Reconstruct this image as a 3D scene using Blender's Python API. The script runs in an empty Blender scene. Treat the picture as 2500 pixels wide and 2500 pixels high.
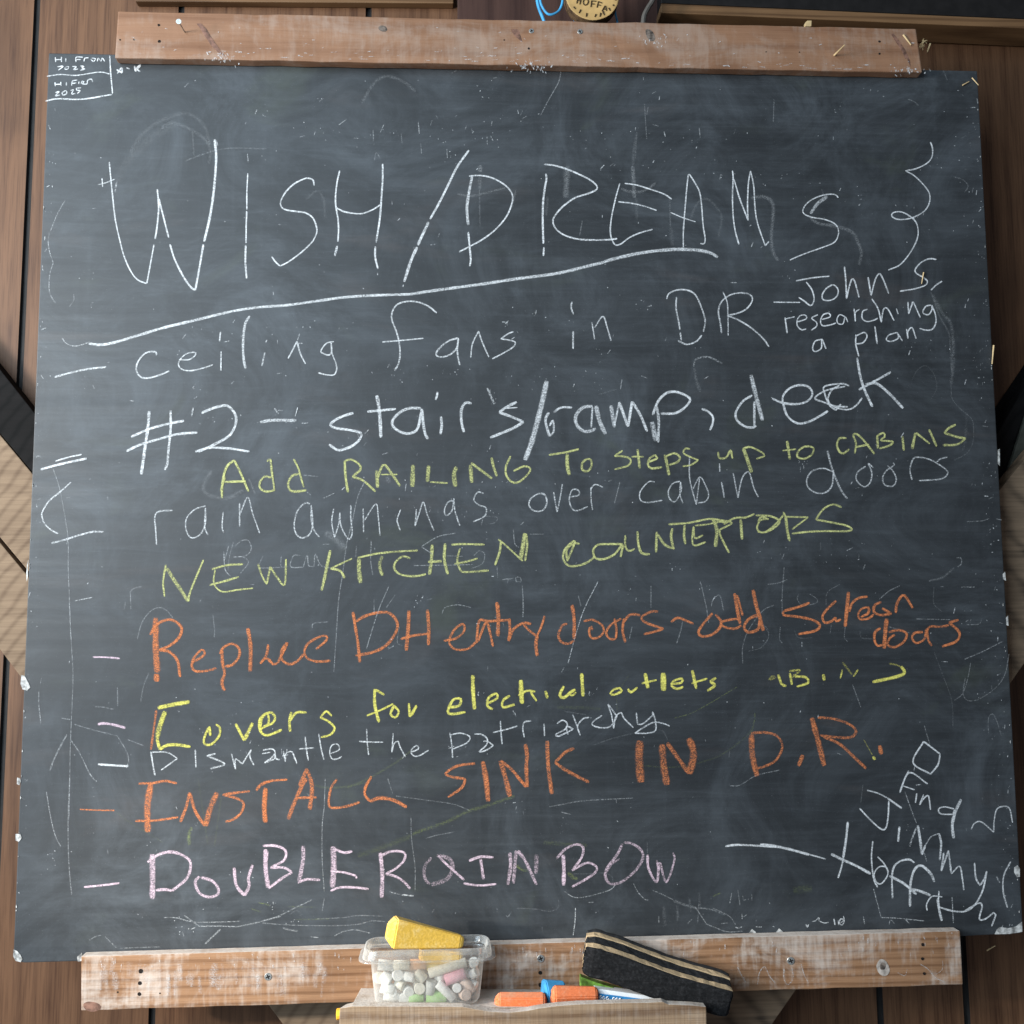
import bpy, bmesh, math, random
from mathutils import Vector, Matrix, noise
random.seed(7)
S = bpy.context.scene
COL = S.collection

# ------------------------------------------------------------------ camera
# board frame: x right, y up, z towards the viewer (metres); world = (x, -z, y)
CAM_ROT = (0.0963, -0.0543, -0.0085)
CAM_POS = Vector((-0.0911, -0.1548, 1.2762))
FPX = 2500.0                                    # focal length for a 2500 px wide frame
def rx(a): return Matrix.Rotation(a, 3, 'X')
def ry(a): return Matrix.Rotation(a, 3, 'Y')
def rz(a): return Matrix.Rotation(a, 3, 'Z')
R_CAM = rz(CAM_ROT[2]) @ ry(CAM_ROT[1]) @ rx(CAM_ROT[0])
F2W = Matrix(((1, 0, 0), (0, 0, -1), (0, 1, 0)))
def W(v): return Vector((v[0], -v[2], v[1]))
cd = bpy.data.cameras.new('camera')
cam = bpy.data.objects.new('camera', cd); COL.objects.link(cam)
cam.matrix_world = Matrix.Translation(W(CAM_POS)) @ (F2W @ R_CAM).to_4x4()
cd.sensor_width = 36; cd.sensor_fit = 'HORIZONTAL'; cd.lens = 36 * FPX / 2500
cd.clip_start = 0.01; cd.clip_end = 50
S.camera = cam

# ------------------------------------------------------------------ light
w = bpy.data.worlds.new('World'); S.world = w; w.use_nodes = True
bg = w.node_tree.nodes['Background']
bg.inputs[0].default_value = (0.76, 0.82, 0.92, 1); bg.inputs[1].default_value = 0.17
def area(name, pos, target, sx, sy, power, col):
    l = bpy.data.lights.new(name, 'AREA'); l.shape = 'RECTANGLE'; l.size = sx; l.size_y = sy
    l.energy = power; l.color = col
    o = bpy.data.objects.new(name, l); COL.objects.link(o)
    p = W(pos); o.location = p
    o.rotation_euler = (W(target) - p).to_track_quat('-Z', 'Y').to_euler()
    return o
area('window_light', (-1.75, 0.25, 1.05), (0.1, -0.15, 0), 0.34, 0.5, 44, (1.0, 0.95, 0.88))
area('large_window_light', (-1.5, 0.62, 1.75), (0, 0.05, 0), 1.6, 2.0, 80, (0.70, 0.87, 1.0))
sl = bpy.data.lights.new('sun_beam', 'SPOT'); sl.energy = 135; sl.spot_size = math.radians(22); sl.spot_blend = 1.0; sl.shadow_soft_size = 0.03
sl.color = (1.0, 0.95, 0.86)
so = bpy.data.objects.new('sun_beam', sl); COL.objects.link(so); so.location = W((-1.55, -0.20, 0.72))
so.rotation_euler = (W((-0.26, -0.54, 0.03)) - W((-1.55, -0.20, 0.72))).to_track_quat('-Z', 'Y').to_euler()
S.view_settings.view_transform = 'Standard'; S.view_settings.look = 'None'
S.view_settings.exposure = 0.0; S.view_settings.gamma = 1.0; S.view_settings.use_curve_mapping = False
S.cycles.transparent_max_bounces = 24

# ------------------------------------------------------------------ helpers
def P(px, py, z=0.0):
    d = R_CAM @ Vector(((px - 1250) / FPX, -(py - 1250) / FPX, -1))
    t = (z - CAM_POS.z) / d.z
    return CAM_POS + d * t
def Pwall(px, py, off=0.0):                     # wall is tilted a little against the board
    tn = math.tan(math.radians(1.1)); z0 = -0.085 + off
    d = R_CAM @ Vector(((px - 1250) / FPX, -(py - 1250) / FPX, -1))
    # z = z0 - (y+0.56)*tn
    t = (z0 - (CAM_POS.y + 0.56) * tn - CAM_POS.z) / (d.z + d.y * tn)
    return CAM_POS + d * t
def wall_z(y, off=0.0): return -0.085 + off - (y + 0.56) * math.tan(math.radians(1.1))

def link(name, bm, mats, parent=None, origin=None, smooth=False):
    """bm is in the board frame; origin (board frame) is where a top-level object stands"""
    if parent is not None: org = Vector(parent['_org'])
    else: org = Vector(origin) if origin is not None else Vector((0, 0, 0))
    me = bpy.data.meshes.new(name)
    M = F2W.to_4x4() @ Matrix.Translation(-org)
    bm.transform(M)
    bm.to_mesh(me); bm.free()
    for m in (mats if isinstance(mats, (list, tuple)) else [mats]): me.materials.append(m)
    if smooth: me.polygons.foreach_set('use_smooth', [True] * len(me.polygons))
    o = bpy.data.objects.new(name, me); COL.objects.link(o)
    if parent is not None: o.parent = parent
    else: o.location = W(org)
    o['_org'] = tuple(org)
    return o
def empty(name, origin):
    o = bpy.data.objects.new(name, None); COL.objects.link(o); o.location = W(origin); o['_org'] = tuple(origin)
    o.empty_display_size = 0.02
    return o
def tag(o, label, cat=None, group=None, kind=None):
    if label: o['label'] = label
    if cat: o['category'] = cat
    if group: o['group'] = group
    if kind: o['kind'] = kind
    return o
def prism(front, back, bevel=0.0, seg=2, cuts=0, rough=0.0, bm=None):
    """solid between two polygons with the same number of points"""
    own = bm is None
    bm = bm or bmesh.new()
    n = len(front)
    a = [bm.verts.new(v) for v in front]; b = [bm.verts.new(v) for v in back]
    fs = [bm.faces.new(a), bm.faces.new(b[::-1])]
    for i in range(n):
        j = (i + 1) % n
        fs.append(bm.faces.new((a[j], a[i], b[i], b[j])))
    bmesh.ops.recalc_face_normals(bm, faces=fs)
    if bevel: bmesh.ops.bevel(bm, geom=list({e for f in fs for e in f.edges}), offset=bevel, segments=seg, affect='EDGES', profile=0.6)
    if cuts:
        le = [e for e in bm.edges if e.calc_length() > 0.1]
        bmesh.ops.subdivide_edges(bm, edges=le, cuts=cuts, use_grid_fill=True)
    if rough:
        for v in bm.verts:
            p = v.co
            v.co += Vector((0, noise.noise(Vector((p.x * 30, p.y * 9, p.z * 60))), noise.noise(Vector((p.x * 25 + 9, p.y * 40, p.z * 60))))) * rough
    return bm
def plank(px4, z, thick, fn=P, bevel=0.0015, cuts=0, rough=0.0):
    f = [fn(x, y, z) for x, y in px4]
    b = [v - Vector((0, 0, thick)) for v in f]
    return prism(f, b, bevel, 2, cuts, rough)
def rod(p0, p1, r0, r1=None, seg=14, bm=None, bev=0.0):
    bm = bm or bmesh.new(); r1 = r0 if r1 is None else r1
    p0, p1 = Vector(p0), Vector(p1); d = p1 - p0
    q = d.to_track_quat('Z', 'Y').to_matrix()
    rings = [(0, r0 - bev), (bev, r0), (d.length - bev, r1), (d.length, r1 - bev)] if bev else [(0, r0), (d.length, r1)]
    vs = []
    for h, r in rings:
        vs.append([bm.verts.new(p0 + q @ Vector((r * math.cos(2 * math.pi * k / seg), r * math.sin(2 * math.pi * k / seg), h))) for k in range(seg)])
    for A, B in zip(vs, vs[1:]):
        for k in range(seg):
            bm.faces.new((A[k], A[(k + 1) % seg], B[(k + 1) % seg], B[k]))
    bm.faces.new(vs[0][::-1]); bm.faces.new(vs[-1])
    return bm
def tube(pts, r, seg=8, bm=None):
    bm = bm or bmesh.new(); pts = [Vector(p) for p in pts]; prev = None
    for i, p in enumerate(pts):
        t = (pts[min(i + 1, len(pts) - 1)] - pts[max(i - 1, 0)]).normalized()
        q = t.to_track_quat('Z', 'Y').to_matrix()
        ring = [bm.verts.new(p + q @ Vector((r * math.cos(2 * math.pi * k / seg), r * math.sin(2 * math.pi * k / seg), 0))) for k in range(seg)]
        if prev:
            off = min(range(seg), key=lambda s: sum((ring[(k + s) % seg].co - prev[k].co).length_squared for k in range(seg)))
            ring = ring[off:] + ring[:off]
            for k in range(seg): bm.faces.new((prev[k], prev[(k + 1) % seg], ring[(k + 1) % seg], ring[k]))
        else: bm.faces.new(ring[::-1])
        prev = ring
    bm.faces.new(prev)
    return bm
def catmull(pts, step):
    """smooth 2-D polyline"""
    if len(pts) == 2:
        (x0, y0), (x1, y1) = pts; n = max(2, int(math.hypot(x1 - x0, y1 - y0) / step))
        return [(x0 + (x1 - x0) * i / n, y0 + (y1 - y0) * i / n) for i in range(n + 1)]
    e = [(2 * pts[0][0] - pts[1][0], 2 * pts[0][1] - pts[1][1])] + pts + [(2 * pts[-1][0] - pts[-2][0], 2 * pts[-1][1] - pts[-2][1])]
    out = []
    for i in range(1, len(e) - 2):
        p0, p1, p2, p3 = e[i - 1:i + 3]
        n = max(1, int(math.hypot(p2[0] - p1[0], p2[1] - p1[1]) / step))
        for k in range(n):
            t = k / n
            out.append(tuple(0.5 * (2 * p1[c] + (p2[c] - p0[c]) * t + (2 * p0[c] - 5 * p1[c] + 4 * p2[c] - p3[c]) * t * t + (3 * p1[c] - p0[c] - 3 * p2[c] + p3[c]) * t ** 3) for c in (0, 1)))
    out.append(pts[-1])
    return out

# ------------------------------------------------------------------ materials
class N:
    def __init__(s, name):
        s.m = bpy.data.materials.new(name); s.m.use_nodes = True
        s.t = s.m.node_tree; s.b = s.t.nodes['Principled BSDF']; s.out = s.t.nodes['Material Output']
        s.tc = s.t.nodes.new('ShaderNodeTexCoord')
    def n(s, ty, **kw):
        x = s.t.nodes.new('ShaderNode' + ty)
        for k, v in kw.items():
            if k.startswith('i_'):
                k = k[2:]; k = int(k) if k.isdigit() else k.replace('_', ' ')
                if hasattr(v, 'is_output'): s.t.links.new(v, x.inputs[k])
                else: x.inputs[k].default_value = v
            else: setattr(x, k, v)
        return x
    def set(s, sock, v):
        if hasattr(v, 'is_output'): s.t.links.new(v, s.b.inputs[sock])
        else: s.b.inputs[sock].default_value = v
    def noise(s, sc=(1, 1, 1), scale=1.0, detail=4, rough=0.55, dist=0.0, rot=(0, 0, 0), loc=(0, 0, 0)):
        mp = s.n('Mapping', i_0=s.tc.outputs['Object'], i_Scale=sc, i_Rotation=rot, i_Location=loc)
        return s.n('TexNoise', i_Vector=mp.outputs[0], i_Scale=scale, i_Detail=detail, i_Roughness=rough, i_Distortion=dist).outputs[0]
    def rng(s, v, a, b, c=0.0, d=1.0, smooth=True):
        x = s.n('MapRange', i_0=v, i_1=a, i_2=b, i_3=c, i_4=d)
        if smooth: x.interpolation_type = 'SMOOTHSTEP'
        return x.outputs[0]
    def math(s, op, a, b=0.0):
        x = s.n('Math', operation=op); 
        for i, v in enumerate((a, b)):
            if hasattr(v, 'is_output'): s.t.links.new(v, x.inputs[i])
            else: x.inputs[i].default_value = v
        return x.outputs[0]
    def mix(s, f, a, b):
        x = s.n('Mix', data_type='RGBA')
        for i, v in ((0, f), (6, a), (7, b)):
            if hasattr(v, 'is_output'): s.t.links.new(v, x.inputs[i])
            else: x.inputs[i].default_value = v if i == 0 else (*v, 1) if len(v) == 3 else v
        return x.outputs[2]
    def bump(s, h, strength, dist=0.001):
        b = s.n('Bump', i_Height=h, i_Strength=strength, i_Distance=dist); s.t.links.new(b.outputs[0], s.b.inputs['Normal'])
    def upface(s):
        g = s.n('NewGeometry'); sp = s.n('SeparateXYZ', i_0=g.outputs['Normal'])
        return sp.outputs[2]

def plain(name, col, rough=0.7, spec=0.3, metal=0.0, var=0.15, scale=60, bump=0.0):
    q = N(name); n = q.noise(scale=scale)
    d = tuple(c * (1 - var * 2) for c in col); l = tuple(min(1, c * (1 + var)) for c in col)
    q.set('Base Color', q.mix(q.rng(n, 0.3, 0.7), d, l)); q.set('Roughness', rough); q.set('Specular IOR Level', spec); q.set('Metallic', metal)
    if bump: q.bump(q.noise(scale=scale * 6), bump)
    return q.m
def wood(name, light, dark, axis='x', ring=60, fine=900, dust=None, dust_amt=0.0, ringw=0.6, rough=0.7, bump=0.25, rot=0.0, spec=0.25, updust=0.0, stain=None, saw=0.0, warpk=16.0, finew=0.3):
    """grain runs along the given object axis; rings are distorted bands across it"""
    q = N(name); r = (0, rot, 0)
    if axis == 'x': lo, mid, fi = (1.2, 14, 14), (4, 60, 60), (12, fine, fine)
    else: lo, mid, fi = (14, 14, 1.2), (60, 60, 4), (fine, fine, 12)
    warp = q.noise(lo, 1.0, 3, 0.5, 0.4, r)
    mp = q.n('Mapping', i_0=q.tc.outputs['Object'], i_Rotation=r)
    sp = q.n('SeparateXYZ', i_0=mp.outputs[0])
    across = sp.outputs[2] if axis == 'x' else sp.outputs[0]
    ph = q.math('ADD', q.math('MULTIPLY', across, ring * 6.283), q.math('MULTIPLY', warp, warpk))
    band = q.math('POWER', q.rng(q.math('SINE', ph), -1, 1, smooth=False), 3.0)
    nm = q.noise(mid, 1.0, 4, 0.6, 0.3, r); nf = q.noise(fi, 1.0, 3, 0.6, 0.0, r)
    f = q.math('ADD', q.math('MULTIPLY', band, ringw), q.math('ADD', q.math('MULTIPLY', q.rng(nm, 0.35, 0.7), 0.35), q.math('MULTIPLY', q.rng(nf, 0.4, 0.75), finew)))
    c = q.mix(f, light, dark)
    big = q.noise((5, 5, 5), 1.0, 3, 0.55, 0.5)
    c = q.mix(q.math('MULTIPLY', q.rng(big, 0.5, 0.75), 0.35), c, stain or tuple(x * 0.45 for x in dark))
    if dust:
        dn = q.noise((9, 9, 16), 1.0, 5, 0.65, 0.6); dv = q.noise((160, 160, 25), 1.0, 3, 0.6)
        df = q.math('MULTIPLY', q.rng(q.math('ADD', dn, q.math('MULTIPLY', q.math('SUBTRACT', dv, 0.5), 0.35)), 0.44, 0.70), dust_amt)
        c = q.mix(df, c, dust)
        if updust:
            u = q.math('MULTIPLY', q.rng(q.upface(), 0.4, 0.9), q.rng(q.noise((60, 60, 60), 1.0, 5, 0.75), 0.35, 0.62, 0.55, 1.0))
            c = q.mix(q.math('MULTIPLY', u, updust), c, dust)
    h = q.math('ADD', q.math('MULTIPLY', band, 0.5), nf)
    if saw:
        sv = q.noise((420, 420, 6), 1.0, 2, 0.5)
        c = q.mix(q.math('MULTIPLY', q.rng(sv, 0.45, 0.7), saw), c, tuple(x * 0.5 for x in dark)); h = q.math('ADD', h, sv)
    q.set('Base Color', c); q.set('Roughness', rough); q.set('Specular IOR Level', spec)
    q.bump(h, bump, 0.0008)
    return q.m

def board_paint():
    q = N('blackboard_paint')
    big = q.noise((2.2, 2.2, 2.2), 1.0, 4, 0.55, 0.8)
    hor = q.noise((2.2, 1, 70), 1.0, 5, 0.7, 0.5)
    hor2 = q.noise((8, 1, 330), 1.0, 3, 0.6, 0.2)
    ver = q.noise((70, 1, 3.2), 1.0, 4, 0.65, 0.3)
    diag = q.noise((6, 1, 40), 1.0, 5, 0.7, 2.2, (0, 0.5, 0))
    diag2 = q.noise((6, 1, 45), 1.0, 5, 0.7, 2.0, (0, -0.35, 0), (4, 0, 2))
    clou = q.noise((6, 6, 6), 1.0, 7, 0.7, 1.5)
    a = q.math('MULTIPLY', q.rng(hor, 0.38, 0.75), 0.15)
    b = q.math('MULTIPLY', q.rng(hor2, 0.40, 0.78), 0.06)
    v = q.math('MULTIPLY', q.rng(ver, 0.5, 0.85), 0.16)
    d = q.math('ADD', q.math('MULTIPLY', q.rng(diag, 0.48, 0.85), 0.34), q.math('MULTIPLY', q.rng(diag2, 0.52, 0.8), 0.26))
    e = q.math('MULTIPLY', q.rng(clou, 0.36, 0.76), 0.80)
    s = q.math('ADD', q.math('ADD', q.math('ADD', a, b), q.math('ADD', v, d)), e)
    s = q.math('MULTIPLY', s, q.rng(big, 0.3, 0.72, 0.5, 1.05))
    c = q.mix(s, (0.0115, 0.0142, 0.0172), (0.062, 0.073, 0.085))
    # old wiped chalk: greenish-yellow and brownish films
    gy = q.noise((5, 5, 8), 1.0, 4, 0.6, 1.0, loc=(3, 1, 5))
    c = q.mix(q.math('MULTIPLY', q.rng(gy, 0.58, 0.78), 0.30), c, (0.060, 0.074, 0.046))
    br = q.noise((4, 4, 14), 1.0, 4, 0.6, 0.8, loc=(7, 2, 1))
    c = q.mix(q.math('MULTIPLY', q.rng(br, 0.58, 0.78), 0.28), c, (0.076, 0.062, 0.058))
    sp = q.noise(scale=900, detail=1, rough=0.5)
    c = q.mix(q.math('MULTIPLY', q.rng(sp, 0.70, 0.78), 0.25), c, (0.35, 0.36, 0.37))
    q.set('Base Color', c); q.set('Specular IOR Level', 0.6)
    q.set('Roughness', q.rng(q.math('ADD', hor, q.math('MULTIPLY', clou, 0.5)), 0.5, 1.0, 0.54, 0.66))
    q.bump(hor2, 0.03, 0.0005)
    return q.m
def chalk(name, col, var=0.12):
    q = N(name)
    at = q.n('Attribute', attribute_name='chalk'); sp = q.n('SeparateXYZ', i_0=at.outputs['Vector'])
    op, v, soft = sp.outputs
    edge = q.n('MapRange', i_0=q.math('ABSOLUTE', v), i_1=q.math('SUBTRACT', 1.0, soft), i_2=1.0, i_3=1.0, i_4=0.0, interpolation_type='SMOOTHSTEP').outputs[0]
    g1 = q.noise((1, 1, 1), 750, 2, 0.6); g2 = q.noise((1, 1, 2.5), 260, 2, 0.5)
    g = q.math('ADD', q.math('MULTIPLY', g1, 0.7), q.math('MULTIPLY', g2, 0.3))
    low = q.rng(op, 0.5, 1.0, 0.08, 0.55, False)
    gm = q.n('MapRange', i_0=g, i_1=0.41, i_2=0.60, i_3=low, i_4=1.0, interpolation_type='SMOOTHSTEP').outputs[0]
    al = q.math('MULTIPLY', q.math('MULTIPLY', op, edge), gm)
    q.set('Base Color', q.mix(q.rng(g2, 0.35, 0.65), tuple(c * (1 - var) for c in col), tuple(min(1, c * (1 + var * 0.5)) for c in col)))
    q.set('Alpha', al); q.set('Roughness', 0.95); q.set('Specular IOR Level', 0.1)
    return q.m
M = {}
M['board'] = board_paint()
M['white'] = chalk('white_chalk', (0.70, 0.72, 0.74))
M['yellow'] = chalk('yellow_chalk', (0.57, 0.58, 0.24))
M['orange'] = chalk('orange_chalk', (0.68, 0.225, 0.09))
M['pink'] = chalk('pink_chalk', (0.68, 0.52, 0.60))
M['bright'] = chalk('bright_yellow_chalk', (0.76, 0.70, 0.16))
M['green'] = chalk('green_chalk', (0.50, 0.60, 0.14))
M['board_edge'] = plain('board_edge', (0.05, 0.05, 0.05), 0.8)
M['panel'] = wood('walnut_panelling', (0.150, 0.074, 0.038), (0.064, 0.028, 0.014), 'z', ring=30, fine=420, ringw=0.36, rough=0.55, bump=0.12, warpk=22, finew=0.55)
M['groove'] = plain('groove_paint', (0.012, 0.011, 0.011), 0.7)
M['rail_top'] = wood('planed_softwood', (0.27, 0.145, 0.085), (0.165, 0.078, 0.042), 'x', ring=38, fine=700, ringw=0.35, dust=(0.40, 0.33, 0.28), dust_amt=0.35, rough=0.6, bump=0.2)
M['rail_low'] = wood('rough_softwood', (0.31, 0.170, 0.092), (0.135, 0.062, 0.028), 'x', ring=105, fine=600, ringw=0.5, dust=(0.58, 0.52, 0.47), dust_amt=0.62, updust=0.9, rough=0.75, bump=0.5)
M['lip'] = wood('sawn_board', (0.34, 0.235, 0.15), (0.15, 0.088, 0.050), 'x', ring=45, fine=600, ringw=0.6, dust=(0.6, 0.56, 0.52), dust_amt=0.22, updust=0.8, rough=0.8, bump=0.5, saw=0.12)
M['weathered'] = wood('weathered_board', (0.25, 0.175, 0.115), (0.11, 0.070, 0.045), 'x', ring=60, fine=400, ringw=0.40, warpk=9, rough=0.8, bump=0.5, rot=0.90)
M['weathered_r'] = wood('stained_board', (0.27, 0.185, 0.12), (0.06, 0.042, 0.03), 'x', ring=30, fine=300, ringw=0.45, rough=0.8, bump=0.5, rot=-0.96, warpk=9)
M['dark_wood'] = wood('near_black_wood', (0.011, 0.010, 0.010), (0.005, 0.005, 0.005), 'x', spec=0.1, rough=0.8, bump=0.1, rot=0.9)  # near-black grain for the uppermost diagonal board on each side
M['brown_wood'] = wood('dark_brown_board', (0.070, 0.036, 0.028), (0.035, 0.017, 0.014), 'z', ring=20, rough=0.5, bump=0.1)
M['olive'] = plain('olive_paint', (0.07, 0.072, 0.058), 0.7)
M['trim'] = wood('brown_trim', (0.19, 0.105, 0.05), (0.08, 0.04, 0.018), 'x', ring=90, rough=0.55, bump=0.15)
M['black'] = plain('black_paint', (0.010, 0.009, 0.009), 0.5)
M['hole'] = plain('hole_shade', (0.012, 0.008, 0.006), 0.9)  # shade inside screw holes and slots, put into the colour
M['steel'] = plain('zinc_steel', (0.45, 0.46, 0.45), 0.45, 0.5, 0.8, scale=300)
M['straw'] = plain('straw', (0.62, 0.45, 0.24), 0.7)
M['chip'] = plain('chipped_paint', (0.46, 0.46, 0.45), 0.9, var=0.35, scale=160)
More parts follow.
